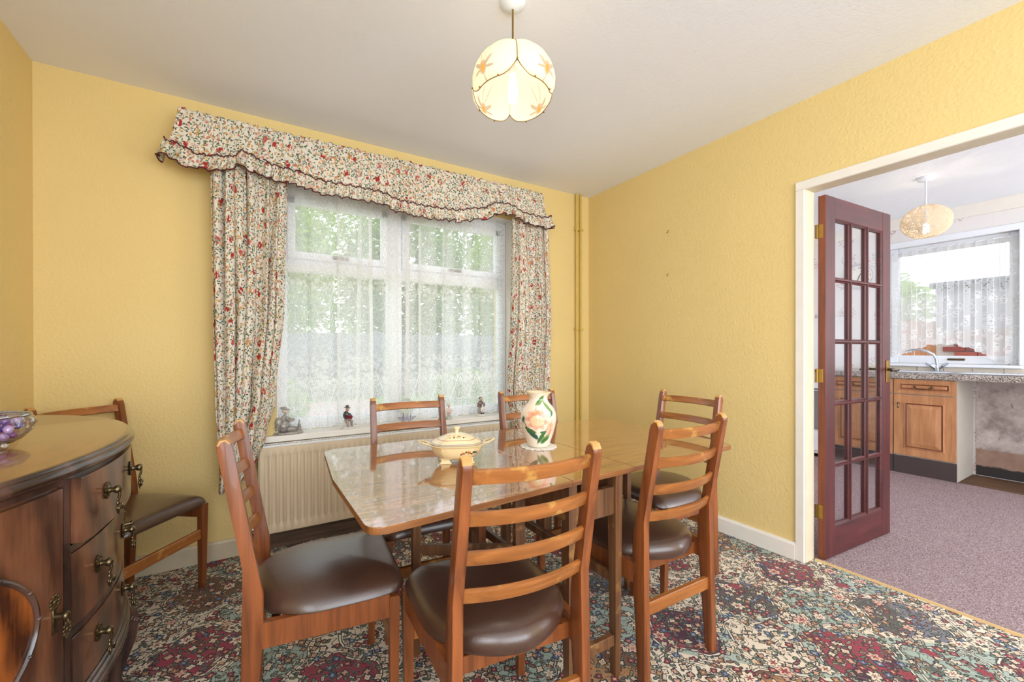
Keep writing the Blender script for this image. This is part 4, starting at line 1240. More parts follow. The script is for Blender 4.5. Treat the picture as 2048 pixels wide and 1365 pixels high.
# ------------------------------------------------------------------ half-moon sideboard
SBX, SBY = L + 0.004, 1.55
EA, EB = 0.752, 0.534
sb = thing('sideboard', 'half-moon walnut sideboard with three bow drawers along the left wall', 'sideboard', (SBX, SBY, 0))
def ell(th, o=0.0): return ((EB + o) * math.cos(th), (EA + o) * math.sin(th))
def th_of(y): return math.asin(max(-1, min(1, (y - SBY) / EA)))
def patch(th0, th1, z0, z1, o0, o1, n=None, bev=0.0):
    n = n or max(3, int(abs(th1 - th0) / 0.06))
    outer = [ell(lerp(th0, th1, i / n), o1) for i in range(n + 1)]
    inner = [ell(lerp(th1, th0, i / n), o0) for i in range(n + 1)]
    return prism(bmesh.new(), outer + inner, z0, z1, 'Z', bev)
def ering(bm, prof, th0=-PI / 2, th1=PI / 2, n=72, cap=True):
    rings = []
    for o_, z in prof:
        rings.append([bm.verts.new((*ell(lerp(th0, th1, i / n), o_), z)) for i in range(n + 1)])
    for a, b in zip(rings, rings[1:]):
        for i in range(n): bm.faces.new((a[i], a[i + 1], b[i + 1], b[i]))
    if cap:
        bm.faces.new(rings[0][::-1]); bm.faces.new(rings[-1])
        bm.faces.new([r[0] for r in rings] + [r[-1] for r in rings[::-1]])
    return bm
bm = bmesh.new(); ering(bm, [(-0.012, 0.29), (-0.012, 0.864)])
obj('carcass', bm, M['walnut'], sb, smooth=30)
bm = bmesh.new(); ering(bm, [(0.004, 0.860), (0.010, 0.864), (0.024, 0.868), (0.030, 0.875), (0.030, 0.882), (0.024, 0.889), (0.019, 0.891), (0.019, 0.894), (0.014, 0.898), (0.008, 0.900)])
top = obj('top', bm, [M['walnut_top'], M['walnut_dark']], sb, smooth=60)
for f in top.data.polygons: f.material_index = 0 if f.normal.z > 0.98 else 1
bm = bmesh.new(); ering(bm, [(0.0, 0.338), (0.006, 0.336), (0.008, 0.328), (0.003, 0.325), (0.011, 0.322), (0.014, 0.314), (0.008, 0.310), (0.016, 0.305), (0.017, 0.294), (0.008, 0.286), (-0.01, 0.285)])
obj('base_moulding', bm, M['walnut_dark'], sb, smooth=60)
td = th_of(SBY + 0.225); ts = th_of(SBY + 0.245); te = math.radians(87)
for sg in (-1, 1):
    obj('stile', patch(sg * td, sg * ts, 0.335, 0.860, -0.012, 0.0, 3), M['walnut_dark'], sb)
    obj('stile', patch(sg * te, sg * PI / 2, 0.335, 0.860, -0.012, 0.0, 3), M['walnut_dark'], sb)
obj('top_rail', patch(-PI / 2, PI / 2, 0.846, 0.861, -0.012, 0.001, 60), M['walnut_dark'], sb, smooth=30)
for z in (0.6865, 0.4890):
    obj('drawer_rail', patch(-td, td, z - 0.0085, z + 0.0085, -0.012, 0.0), M['walnut_dark'], sb, smooth=30)

def oriented(th, o_, z):
    """frame at the ellipse surface: position, outward angle"""
    x, y = ell(th, o_)
    nx, ny = math.cos(th) / EB, math.sin(th) / EA
    return Vector((x, y, z)), math.atan2(ny, nx)
def drop_handle_meshes():
    bm = bmesh.new()   # built around local +X outward
    lathe(bm, [(0.0001, 0.0), (0.013, 0.0), (0.015, 0.002), (0.010, 0.005), (0.006, 0.006), (0.005, 0.012), (0.008, 0.016), (0.009, 0.021), (0.006, 0.026), (0.0001, 0.027)], 14, wav=lambda a, r, z: 1 + (0.12 * math.cos(a * 7) if z < 0.004 else 0))
    bmesh.ops.transform(bm, matrix=Matrix.Rotation(PI / 2, 4, 'Y'), verts=bm.verts[:])
    for k in range(5):
        a = PI / 2 + (k - 2) * 0.5
        ball(bm, (0.002, 0.013 * math.cos(a), 0.014 * math.sin(a)), 0.005, 6, (0.5, 1, 1))
        ball(bm, (0.002, 0.013 * math.cos(-a), 0.014 * math.sin(-a)), 0.0045, 6, (0.5, 1, 1))
    d = bmesh.new()
    tube(d, [(0.020, 0, 0), (0.024, 0, -0.010), (0.022, 0, -0.020)], [0.003, 0.003, 0.003], 6)
    for z, r, w in ((-0.022, 0.006, 1.0), (-0.030, 0.0075, 1.0), (-0.040, 0.0085, 1.1), (-0.048, 0.006, 1.0), (-0.054, 0.003, 1)):
        ball(d, (0.021, 0, z), r, 8, (0.45, w, 0.9))
    tube(d, [(0.024, 0.0085, -0.034), (0.026, 0.011, -0.040), (0.024, 0.0085, -0.047)], 0.0022, 5)
    tube(d, [(0.024, -0.0085, -0.034), (0.026, -0.011, -0.040), (0.024, -0.0085, -0.047)], 0.0022, 5)
    return bm, d
_hb, _hd = drop_handle_meshes()
proto_h = None
def handle(parent, th, o_, z):
    global proto_h, proto_d
    p, a = oriented(th, o_, z)
    if proto_h is None:
        for q_ in (_hb, _hd): bmesh.ops.scale(q_, vec=(1.15, 1.25, 1.2), verts=q_.verts[:])
        h = obj('handle', _hb.copy(), M['brass_old'], parent, loc=p, rot=(0, 0, a), smooth=60); proto_h = h
        _hdm = _hd.copy()
        for v in _hdm.verts:
            q = Matrix.Rotation(a, 4, 'Z') @ v.co; v.co = q + p
        return bmesh.ops and _merge(h, _hd)
    return share('handle', proto_h, parent, p, (0, 0, a))
def _merge(h, dbm):
    me2 = bpy.data.meshes.new('drop'); dbm.to_mesh(me2)
    bm = bmesh.new(); bm.from_mesh(h.data); bm.from_mesh(me2); bm.to_mesh(h.data); bm.free()
    for p in h.data.polygons: p.use_smooth = len(p.vertices) < 6
    return h
for i, (z0, z1, oo) in enumerate(((0.698, 0.852, 0.020), (0.500, 0.675, 0.002), (0.342, 0.477, 0.002))):
    d_ = obj('drawer', patch(-td + 0.006, td - 0.006, z0, z1, oo - 0.022, oo, 16, 0.0015), M['walnut'], sb, smooth=30)
    if i == 0:
        for sg in (-1, 1):
            x_, y_ = ell(sg * (td - 0.03), 0)
            obj('drawer_side', boxb(x_ - 0.10, x_ + 0.004, y_ - 0.005, y_ + 0.005, z0 + 0.006, z1 - 0.02), M['door_edge'], d_)
    for sg in (-1, 1):
        handle(d_, th_of(SBY + sg * 0.112), oo, (z0 + z1) / 2 + 0.012)
for sg in (-1, 1):
    a0, a1 = sg * (ts + 0.008), sg * (te - 0.006)
    d_ = obj('door', patch(min(a0, a1), max(a0, a1), 0.342, 0.838, -0.012, 0.002, 24, 0.001), M['walnut'], sb, smooth=30)
    tc, ht, zc, hz = sg * math.radians(53), math.radians(27.5), 0.59, 0.19
    pan = bmesh.new()
    cen = pan.verts.new((*ell(tc, 0.004), zc)); prev = None; rings = []
    for s in (0.25, 0.5, 0.75, 1.0):
        rings.append([pan.verts.new((*ell(tc + ht * s * math.cos(2 * PI * k / 48), 0.004), zc + hz * s * math.sin(2 * PI * k / 48))) for k in range(48)])
    for k in range(48): pan.faces.new((cen, rings[0][k], rings[0][(k + 1) % 48]))
    for a, b in zip(rings, rings[1:]):
        for k in range(48): pan.faces.new((a[k], b[k], b[(k + 1) % 48], a[(k + 1) % 48]))
    obj('oval_panel', pan, M['walnut_burr'], d_, smooth=180)
    pts = [(*ell(tc + ht * math.cos(2 * PI * k / 72), 0.006), zc + hz * math.sin(2 * PI * k / 72)) for k in range(72)]
    bd = tube(bmesh.new(), pts, 0.0058, 6, closed=True)
    for k in range(0, 72, 4): ball(bd, Vector(pts[k]) + Vector((0.003, 0, 0)), 0.0062, 6, (1, 1, 0.7))
    obj('beading', bd, M['walnut_dark'], d_, smooth=60)
    # door fitting: pierced plate, key boss and drop
    th = th_of(SBY + sg * 0.277); p, a = oriented(th, 0.002, 0.556)
    bm = bmesh.new()
    box(bm, 0, 0.003, -0.007, 0.007, -0.030, 0.030, 0.001)
    for k in range(10):
        q = k / 10 * 2 * PI
        ball(bm, (0.002, 0.012 * math.cos(q), 0.040 + 0.014 * math.sin(q)), 0.0042, 6, (0.6, 1, 1))
    ball(bm, (0.002, 0, 0.040), 0.006, 6, (0.6, 1, 1))
    tube(bm, [(0, 0, 0.008), (0.022, 0, 0.008)], [0.007, 0.008], 8); ball(bm, (0.022, 0, 0.008), 0.0095, 8, (0.7, 1, 1))
    tube(bm, [(0.022, 0, 0.004), (0.026, 0, -0.008)], 0.003, 6)
    for k in range(10):
        q = k / 10 * 2 * PI
        ball(bm, (0.024, 0.010 * math.cos(q), -0.022 + 0.014 * math.sin(q)), 0.004, 6, (0.6, 1, 1))
    ball(bm, (0.024, 0, -0.022), 0.005, 6, (0.6, 1, 1)); ball(bm, (0.024, 0, -0.040), 0.004, 6, (0.6, 1, 1))
    obj('handle', bm, M['brass_old'], d_, loc=p, rot=(0, 0, a), smooth=60)
for th in (math.radians(-21), math.radians(21), math.radians(-78), math.radians(78)):
    x, y = ell(th, -0.022 if abs(th) < 1 else -0.05)
    nx, ny = math.cos(th), math.sin(th)
    pts = [(0.0, 0.300, .030), (0.020, 0.275, .034), (0.034, 0.235, .033), (0.030, 0.180, .028), (0.012, 0.115, .022), (0.000, 0.065, .018), (0.006, 0.032, .020), (0.022, 0.016, .025), (0.026, 0.001, .023)]
    bm = tube(bmesh.new(), [(x + nx * d, y + ny * d, z) for d, z, r in pts], [r for d, z, r in pts], 12)
    lg = obj('leg', bm, M['walnut_dark'], sb, smooth=180)
    bm = bmesh.new()
    for k in range(9):
        q = (k - 4) * 0.30; zz = 0.262 - 0.035 * (1 - abs(k - 4) / 4)
        tx, ty = nx * math.cos(q) - ny * math.sin(q), nx * math.sin(q) + ny * math.cos(q)
        ball(bm, (x + nx * 0.026 + tx * 0.034, y + ny * 0.026 + ty * 0.034, zz - 0.006), 0.008, 6)
    obj('carving', bm, M['walnut_dark'], lg, smooth=60)

# glass posy bowl with its wire rose grid and purple glass pebbles
BX, BY, BZ = -0.590, 1.552, 0.900
bw = thing('glass_bowl', 'cut glass rose bowl with wire grid standing on the sideboard', 'bowl', (BX, BY, BZ))
bm = lathe(bmesh.new(), [(0.050, 0.014), (0.066, 0.022), (0.082, 0.040), (0.090, 0.058), (0.088, 0.072), (0.080, 0.082)], 48, wav=lambda a, r, z: 1 + 0.02 * math.cos(a * 16))
g_ = obj('glass_body', bm, M['cut_glass'], bw, smooth=180)
obj('glass_base', lathe(bmesh.new(), [(0.0001, 0.010), (0.052, 0.013), (0.055, 0.016), (0.0001, 0.016)], 24), M['cut_glass'], bw, smooth=60)
for k in range(3):
    a = k * 2 * PI / 3 - 0.5
    obj('foot', ball(bmesh.new(), (0.050 * math.cos(a), 0.050 * math.sin(a), 0.0092), 0.0085, 10), M['cut_glass'], bw, smooth=180)
bm = tube(bmesh.new(), [(0.082 * math.cos(k / 40 * 2 * PI), 0.082 * math.sin(k / 40 * 2 * PI), 0.084) for k in range(40)], 0.0025, 6, closed=True)
for s in (-1, 1):
    for k in range(-4, 5):
        d = k * 0.0175; h = math.sqrt(max(0, 0.081 ** 2 - d * d))
        a = s * PI / 4
        pts = []
        for q in range(9):
            e = lerp(-h, h, q / 8); rr = math.hypot(d, e) / 0.082
            pts.append((d * math.cos(a) - e * math.sin(a), d * math.sin(a) + e * math.cos(a), 0.084 + 0.010 * (1 - rr * rr)))
        tube(bm, pts, 0.0011, 4)
obj('wire_grid', bm, M['chrome'], bw, smooth=60)
pm = [plain('purple_glass_%d' % i, c, 0.15, var=0.1, coat=1.0) for i, c in enumerate(((92, 36, 134), (136, 56, 150), (190, 90, 150), (76, 44, 150), (206, 176, 226)))]
rnd = random.Random(12); pb = []
placed = []
tries = 0
while len(placed) < 48 and tries < 12000:
    tries += 1
    z = 0.030 + 0.040 * (len(placed) // 16) / 2.0 + rnd.uniform(0, .005)
    rm = 0.054 if z < 0.04 else 0.070
    a = rnd.uniform(0, 2 * PI); r = rm * math.sqrt(rnd.random())
    p = Vector((r * math.cos(a), r * math.sin(a), z))
    if all((p - q).length > 0.0190 for q in placed):
        placed.append(p)
        i = rnd.randrange(5)
        if len(placed) <= 1:
            bm = ball(bmesh.new(), (0, 0, 0), 0.0122, 10, (1, 0.84, 0.78))
            o = obj('glass_pebble', bm, pm[i], loc=Vector((BX, BY, BZ)) + p, smooth=180); p0 = o
        else:
            me = p0.data.copy() if i not in [k for k, _ in pb] else dict(pb)[i]
            if i not in [k for k, _ in pb]:
                me.materials.clear(); me.materials.append(pm[i])
            o = bpy.data.objects.new('glass_pebble', me); COL.objects.link(o); o.location = Vector((BX, BY, BZ)) + p
        if i not in [k for k, _ in pb]: pb.append((i, o.data))
        o.rotation_euler = (rnd.uniform(-1, 1), rnd.uniform(-1, 1), rnd.uniform(0, 3))
        tag(o, ('deep violet', 'plum', 'rose pink', 'blue violet', 'pale lilac')[i] + ' glass pebble inside the cut glass rose bowl', 'pebble', 'glass pebbles in the rose bowl')

# ------------------------------------------------------------------ table ornaments
def decal_mat(name, base, decals, rough=0.2, base2=None, coat=0.6):
    """decals painted in the UV metres of a lathe or in object space: (u, v, ru, rv, rot, colour, softness, petals)"""
    t = NT(name)
    uv = t.coord('UV'); s = t.sep(uv)
    wob = t.m('MULTIPLY', t.m('SUBTRACT', t.noise(uv, 60, 3), 0.5), 0.5)
    col = base
    if base2: col = t.mix(t.noise(uv, 12, 3), base, base2)
    for (u, v, ru, rv, rot, c, soft, pet) in decals:
        du = t.m('SUBTRACT', s[0], u); dv = t.m('SUBTRACT', s[1], v)
        ca, sa = math.cos(rot), math.sin(rot)
        x = t.m('DIVIDE', t.m('ADD', t.m('MULTIPLY', du, ca), t.m('MULTIPLY', dv, sa)), ru)
        y = t.m('DIVIDE', t.m('SUBTRACT', t.m('MULTIPLY', dv, ca), t.m('MULTIPLY', du, sa)), rv)
        r = t.m('SQRT', t.m('ADD', t.m('MULTIPLY', x, x), t.m('MULTIPLY', y, y)))
        r = t.m('ADD', r, wob)
        if pet: r = t.m('ADD', r, t.m('MULTIPLY', t.m('COSINE', t.m('MULTIPLY', t.m('ARCTAN2', y, x), pet)), 0.14))
        col = t.mix(t.m('MULTIPLY', t.step(r, 1.0 - soft, soft), c[3] if c[3] < 1 else 1.0), col, c[:3] + (1,))
    return t.fin(t.bsdf(col, rough, coat=coat, coat_rough=0.05))

VX, VY = 1.050, 1.425
vz = TZ + 0.0045
doily = obj('doily', lathe(bmesh.new(), [(0.0001, 0.0), (0.060, 0.0), (0.074, 0.0), (0.075, 0.002), (0.072, 0.0042), (0.058, 0.0035), (0.0001, 0.003)], 96, wav=lambda a, r, z: 1 + (0.09 * abs(math.sin(a * 9)) - 0.04 if r > 0.065 else 0)), None, loc=(VX, VY, TZ + 0.0005), smooth=60)
t = NT('white_crochet')
v_ = t.vor(t.coord(), 240)['Distance']
doily.data.materials.append(t.fin(t.bsdf(t.mix(t.step(v_, 0.18, 0.05), srgb(246, 240, 228), srgb(176, 160, 140)), 0.9, normal=t.bump(v_, 0.8, 0.004))))
tag(doily, 'round white crochet doily under the flowered vase', 'doily')
# facing direction of the vase: towards the camera
fa = math.atan2(-VY, -VX)
vase = thing('vase', 'white vase painted with peach flowers and green leaves', 'vase', (VX, VY, vz), fa + PI)
prof = [(0.0001, 0.0), (0.036, 0.0), (0.040, 0.003), (0.042, 0.010), (0.046, 0.022), (0.056, 0.055), (0.064, 0.090), (0.0675, 0.118), (0.066, 0.140), (0.059, 0.160), (0.047, 0.176), (0.038, 0.188), (0.034, 0.198), (0.0335, 0.206), (0.038, 0.218), (0.046, 0.226), (0.0475, 0.229), (0.044, 0.228), (0.034, 0.216), (0.029, 0.200), (0.034, 0.180), (0.05, 0.15)]
prof = [(r_ * 1.13, z_) for r_, z_ in prof]
RU = 0.0746   # uv metres per radian
U0 = PI * RU  # uv u of the side facing the camera (angle PI in the vase's frame)
G1, G2, G3 = srgb(62, 112, 62), srgb(116, 152, 84), srgb(40, 92, 78)
PK, PK2, CR, YL = srgb(226, 146, 116), srgb(236, 178, 150), srgb(230, 200, 158), srgb(206, 156, 70)
# in this frame the image's right is +u
k_ = 1.0
dec = [(U0 - 0.006, 0.122, 0.046, 0.042, 0, PK2, 0.18, 9), (U0 - 0.006, 0.124, 0.038, 0.034, 0, PK, 0.25, 7),
       (U0 - 0.006, 0.116, 0.026, 0.022, 0, CR, 0.10, 0), (U0 - 0.006, 0.150, 0.010, 0.006, 0.1, YL, 0.4, 5),
       (U0 + 0.052, 0.088, 0.020, 0.030, -0.3, PK2, 0.3, 6), (U0 + 0.055, 0.060, 0.010, 0.028, -0.4, PK, 0.4, 4), (U0 + 0.055, 0.100, 0.007, 0.010, 0, YL, 0.4, 4),
       (U0 - 0.030, 0.060, 0.034, 0.009, -0.6, G3, 0.15, 0), (U0 - 0.040, 0.076, 0.030, 0.006, -0.35, G1, 0.15, 0),
       (U0 + 0.014, 0.048, 0.036, 0.008, 0.95, G1, 0.2, 0), (U0 + 0.022, 0.070, 0.016, 0.004, 0.1, G1, 0.2, 0),
       (U0 + 0.036, 0.038, 0.030, 0.011, 0.55, G2, 0.2, 0), (U0 + 0.036, 0.036, 0.024, 0.006, 0.45, G1, 0.2, 0),
       (U0 + 0.012, 0.196, 0.036, 0.010, 0.5, G2, 0.2, 0), (U0 + 0.010, 0.201, 0.030, 0.0035, 0.55, G1, 0.2, 0),
       (U0 + 0.052, 0.170, 0.030, 0.008, -1.0, G2, 0.2, 0), (U0 + 0.060, 0.142, 0.016, 0.005, 0.9, G1, 0.2, 0),
       (U0 - 0.075, 0.118, 0.016, 0.010, 1.2, G3, 0.3, 0), (U0 - 0.062, 0.098, 0.018, 0.002, -1.0, srgb(96, 58, 52), 0.2, 0)]
dec = [(u, v, ru * (1.22 if i < 4 else 1.25), rv * (1.15 if i < 4 else 1.5), ro, c_, so, pe) for i, (u, v, ru, rv, ro, c_, so, pe) in enumerate(dec)]
vm_ = decal_mat('painted_vase_glaze', srgb(244, 232, 216), dec, 0.15, srgb(238, 218, 192))
obj('body', lathe(bmesh.new(), prof, 64, uv=RU), vm_, vase, smooth=180)
obj('rim', tube(bmesh.new(), [(0.0537 * math.cos(k / 48 * 2 * PI), 0.0537 * math.sin(k / 48 * 2 * PI), 0.2295) for k in range(48)], 0.0016, 6, closed=True), plain('gilt_rim', (226, 196, 140), 0.3), vase, smooth=180)

# tureen
TX, TY = 0.652, 1.395
tur = thing('tureen', 'cream lidded tureen with floral sprays standing on the table', 'tureen', (TX, TY, TZ + 0.0005), math.radians(-22))
def octo(s, a=1.0, b=0.78, c=0.72):
    """elongated octagon scaled by s, with slightly bowed sides"""
    P = [(a, -b * .42), (a, b * .42), (a * c * .86, b), (-a * c * .86, b), (-a, b * .42), (-a, -b * .42), (-a * c * .86, -b), (a * c * .86, -b)]
    out = []
    for i in range(8):
        p, q = Vector(P[i]), Vector(P[(i + 1) % 8])
        for k in range(4):
            m_ = p.lerp(q, k / 4); bow = 1 + 0.03 * math.sin(PI * k / 4)
            out.append((m_.x * s * bow, m_.y * s * bow))
    return out
def loft(rings, close0=True, close1=True, uv=False):
    bm = bmesh.new(); R_ = []
    lay = bm.loops.layers.uv.verify() if uv else None
    for pts, z in rings: R_.append([bm.verts.new((x, y, z)) for x, y in pts])
    n = len(R_[0])
    for a, b in zip(R_, R_[1:]):
        for i in range(n): bm.faces.new((a[i], a[(i + 1) % n], b[(i + 1) % n], b[i]))
    if close0: bm.faces.new(R_[0][::-1])
    if close1: bm.faces.new(R_[-1])
    if lay:
        for f in bm.faces:
            for lp in f.loops: lp[lay].uv = (lp.vert.co.x, lp.vert.co.z)
    return bm
OR, BLc, DGn = srgb(206, 112, 48), srgb(52, 60, 78), srgb(70, 92, 52)
def spray(u, v, k=1.0):
    return [(u - .020 * k, v - .002, .008 * k, .006 * k, 0, OR, .2, 5), (u, v + .001, .008 * k, .007 * k, 0, OR, .2, 5), (u + .018 * k, v + .002, .007 * k, .006 * k, 0, BLc, .2, 4),
            (u - .010 * k, v + .003, .006 * k, .004 * k, .6, DGn, .2, 3), (u + .009 * k, v - .003, .007 * k, .004 * k, -.5, DGn, .2, 3), (u + .026 * k, v - .001, .006 * k, .005 * k, 0, BLc, .2, 3), (u - .028 * k, v - .006, .005 * k, .003 * k, .3, BLc, .2, 0)]
cream = decal_mat('cream_glaze', srgb(238, 214, 162), spray(0.040, 0.044), 0.15)
obj('bowl', loft([(octo(0.050), 0.014), (octo(0.060), 0.018), (octo(0.076), 0.030), (octo(0.088), 0.048), (octo(0.094), 0.062), (octo(0.103), 0.067), (octo(0.104), 0.0695), (octo(0.100), 0.0705), (octo(0.088), 0.068)], uv=True), cream, tur, smooth=35)
lidm = decal_mat('lid_glaze', srgb(244, 226, 184), spray(0.012, 0.0905, 0.8), 0.15)
t2 = NT('banded_lid_glaze')
P_ = t2.coord(); s = t2.sep(P_)
col = t2.mix(t2.step(t2.m('ABSOLUTE', t2.m('SUBTRACT', s[2], 0.0745)), 0.0016, 0.0004), srgb(240, 222, 180), srgb(186, 168, 160))
col = t2.mix(t2.step(t2.m('ABSOLUTE', t2.m('SUBTRACT', s[2], 0.0860)), 0.0007, 0.0002), col, srgb(190, 120, 80))
vv = t2.vor(t2.map(P_, (1, 1, 1)), 110)
band = t2.m('MULTIPLY', t2.step(t2.m('ABSOLUTE', t2.m('SUBTRACT', s[2], 0.0965)), 0.0038, 0.0008), t2.step(t2.m('ABSOLUTE', s[0]), 0.030, 0.004))
fc = t2.ramp(t2.sep(vv['Color'])[0], [(0, OR), (0.4, BLc), (0.6, DGn), (0.8, srgb(222, 150, 90))], 'CONSTANT')
col = t2.mix(t2.m('MULTIPLY', band, t2.step(vv['Distance'], 0.40, 0.05)), col, fc)
lidmat = t2.fin(t2.bsdf(col, 0.15, coat=0.6))
lid = obj('lid', loft([(octo(0.094), 0.0708), (octo(0.096), 0.0725), (octo(0.090), 0.0750), (octo(0.060), 0.0900), (octo(0.034), 0.1010), (octo(0.020), 0.1040), (octo(0.008), 0.1050)]), lidmat, tur, smooth=35)
obj('knob', lathe(bmesh.new(), [(0.007, 0.103), (0.0065, 0.110), (0.007, 0.117), (0.013, 0.123), (0.0145, 0.126), (0.010, 0.128), (0.0001, 0.1285)], 10), M['cream_c'] if 'cream_c' in M else plain('plain_cream_glaze', (242, 224, 178), 0.15, coat=0.6), lid, smooth=40)
pc_ = plain('gilt_edged_cream', (232, 206, 156), 0.2, coat=0.6)
for sg in (-1, 1):
    pts = [(sg * 0.098, -0.026, 0.066), (sg * 0.118, -0.022, 0.072), (sg * 0.136, -0.010, 0.078), (sg * 0.139, 0, 0.079), (sg * 0.136, 0.010, 0.078), (sg * 0.118, 0.022, 0.072), (sg * 0.098, 0.026, 0.066)]
    bm = tube(bmesh.new(), pts, [0.004, 0.0045, 0.005, 0.006, 0.005, 0.0045, 0.004], 8, flat=0.6)
    box(bm, min(sg * 0.095, sg * 0.118), max(sg * 0.095, sg * 0.118), -0.022, 0.022, 0.0655, 0.0695, 0.001)
    obj('handle', bm, pc_, tur, smooth=60)
for sx in (-1, 1):
    for sy in (-1, 1):
        obj('foot', loft([([(sx * 0.042 + a * 0.020 * c_, sy * 0.026 + b * 0.012 * c_) for a, b in ((-1, -1), (1, -1), (1, 1), (-1, 1))], z) for z, c_ in ((0.0, 1.15), (0.004, 0.9), (0.012, 0.7), (0.020, 0.9))]), pc_, tur, smooth=40)

# ------------------------------------------------------------------ window sill ornaments
SZ = 0.6555
def blob(name, shapes, mat, parent, vox=0.0022, smooth_it=2):
    """overlapping ellipsoids and tubes fused into one continuous skin"""
    bm = bmesh.new()
    for s in shapes:
        if s[0] == 'b': ball(bm, s[1], s[2], 12, s[3] if len(s) > 3 else (1, 1, 1), Matrix.Rotation(s[4], 4, s[5]) if len(s) > 4 else None)
        else: tube(bm, s[1], s[2], 8)
    o = obj(name, bm, mat, parent)
    m_ = o.modifiers.new('fuse', 'REMESH'); m_.mode = 'VOXEL'; m_.voxel_size = vox; m_.use_smooth_shade = True
    k = o.modifiers.new('soften', 'SMOOTH'); k.factor = 0.5; k.iterations = smooth_it
    return o
def porcelain(name, cols, sc_=40, rough=0.25):
    t = NT(name)
    f = t.noise(t.coord(), sc_, 3, 0.7)
    n = len(cols)
    return t.fin(t.bsdf(t.ramp(f, [(0.32 + 0.36 * i / max(1, n - 1), srgb(c)) for i, c in enumerate(cols)]), rough, coat=0.5))
grey_p = porcelain('grey_biscuit_porcelain', [(104, 98, 92), (150, 144, 136), (178, 172, 164)])
white_p = porcelain('white_porcelain', [(214, 208, 200), (238, 234, 228)])
# kneeling lady reaching to a small pagoda
f1 = thing('kneeling_figurine', 'grey porcelain kneeling lady in a hat reaching to a little pagoda', 'figurine', (0.178, D - 0.006, SZ))
f1.scale = (1.32, 1.25, 1.32)
obj('base', lathe(bmesh.new(), [(0.0001, 0), (0.058, 0), (0.062, 0.003), (0.060, 0.008), (0.054, 0.010), (0.0001, 0.010)], 32, wav=lambda a, r, z: 1.0), grey_p, f1, smooth=60).scale = (1.0, 0.45, 1)
blob('body', [('b', (-0.018, 0, 0.034), 0.026, (1.1, 0.85, 1.0)), ('b', (0.008, 0, 0.022), 0.020, (1.6, 0.9, 0.7)), ('b', (-0.016, 0, 0.064), 0.017, (0.95, 0.95, 1.35)), ('b', (-0.040, 0, 0.052), 0.019, (0.8, 0.8, 1.35)), ('b', (-0.048, 0, 0.030), 0.010, (0.7, 1, 1.6)),
     ('t', [(-0.014, 0, 0.080), (-0.012, 0, 0.092)], 0.0055), ('t', [(-0.010, -0.012, 0.074), (0.006, -0.014, 0.058), (0.026, -0.010, 0.062)], [0.0075, 0.0065, 0.0035]), ('t', [(-0.010, 0.012, 0.074), (0.010, 0.012, 0.064), (0.028, 0.006, 0.066)], [0.0075, 0.006, 0.0035])], grey_p, f1)
blob('head', [('b', (-0.010, 0, 0.102), 0.0115, (0.95, 0.9, 1.12)), ('b', (0.0008, 0, 0.101), 0.003), ('b', (-0.018, 0, 0.104), 0.009)], porcelain('pale_skin_glaze', [(196, 176, 160), (214, 196, 182)]), f1, 0.0016)
blob('hat', [('b', (-0.012, 0, 0.112), 0.013, (1.5, 1.2, 0.28), 0.15, 'Y'), ('b', (-0.014, 0, 0.117), 0.008, (1.1, 1, 0.8)), ('b', (-0.026, 0, 0.119), 0.006, (1.5, .7, 0.5))], grey_p, f1, 0.0016)
bm = lathe(bmesh.new(), [(0.0001, 0.009), (0.013, 0.009), (0.014, 0.014), (0.011, 0.016), (0.009, 0.022), (0.012, 0.024), (0.008, 0.030), (0.005, 0.034), (0.007, 0.037), (0.004, 0.044), (0.002, 0.052), (0.004, 0.055), (0.001, 0.062), (0.0001, 0.064)], 12, (0.044, 0, 0))
obj('pagoda', bm, grey_p, f1, smooth=40)
# man with book
f2_ = thing('seated_man_figurine', 'porcelain man in dark hat and green coat reading a red book', 'figurine', (0.514, D - 0.012, SZ))
f2_.rotation_euler = (0, 0, 0.15); f2_.scale = (1.36, 1.25, 1.36)
obj('base', lathe(bmesh.new(), [(0.0001, 0), (0.027, 0), (0.029, 0.004), (0.027, 0.009), (0.0001, 0.010)], 20), white_p, f2_, smooth=60)
blob('rock_seat', [('b', (-0.006, 0.006, 0.020), 0.019, (1, 1, 1.1)), ('b', (-0.004, 0.004, 0.032), 0.014)], white_p, f2_)
blob('coat', [('b', (-0.006, 0.004, 0.062), 0.015, (1.0, 0.8, 1.35)), ('t', [(-0.018, -0.002, 0.070), (-0.018, -0.012, 0.054), (-0.004, -0.020, 0.052)], [0.006, 0.0055, 0.004]), ('t', [(0.006, -0.002, 0.070), (0.014, -0.010, 0.056), (0.010, -0.020, 0.054)], [0.006, 0.0055, 0.004])], porcelain('green_black_glaze', [(24, 40, 34), (44, 66, 56)]), f2_, 0.0018)
blob('legs', [('t', [(-0.010, -0.004, 0.044), (-0.010, -0.022, 0.040), (-0.006, -0.022, 0.016)], [0.009, 0.0075, 0.005]), ('t', [(0.004, -0.004, 0.044), (0.010, -0.022, 0.040), (0.012, -0.020, 0.016)], [0.009, 0.0075, 0.005]), ('b', (-0.005, -0.024, 0.013), 0.005, (0.8, 1.4, 0.8)), ('b', (0.013, -0.023, 0.013), 0.005, (0.8, 1.4, 0.8))], porcelain('stocking_glaze', [(196, 184, 176), (120, 96, 92)]), f2_, 0.0018)
bk = obj('book', boxb(-0.016, 0.012, -0.003, 0.003, -0.008, 0.008, 0.001), plain('maroon_glaze', (132, 26, 44), 0.25), f2_, loc=(0.002, -0.024, 0.056), rot=(0.5, 0.25, 0))
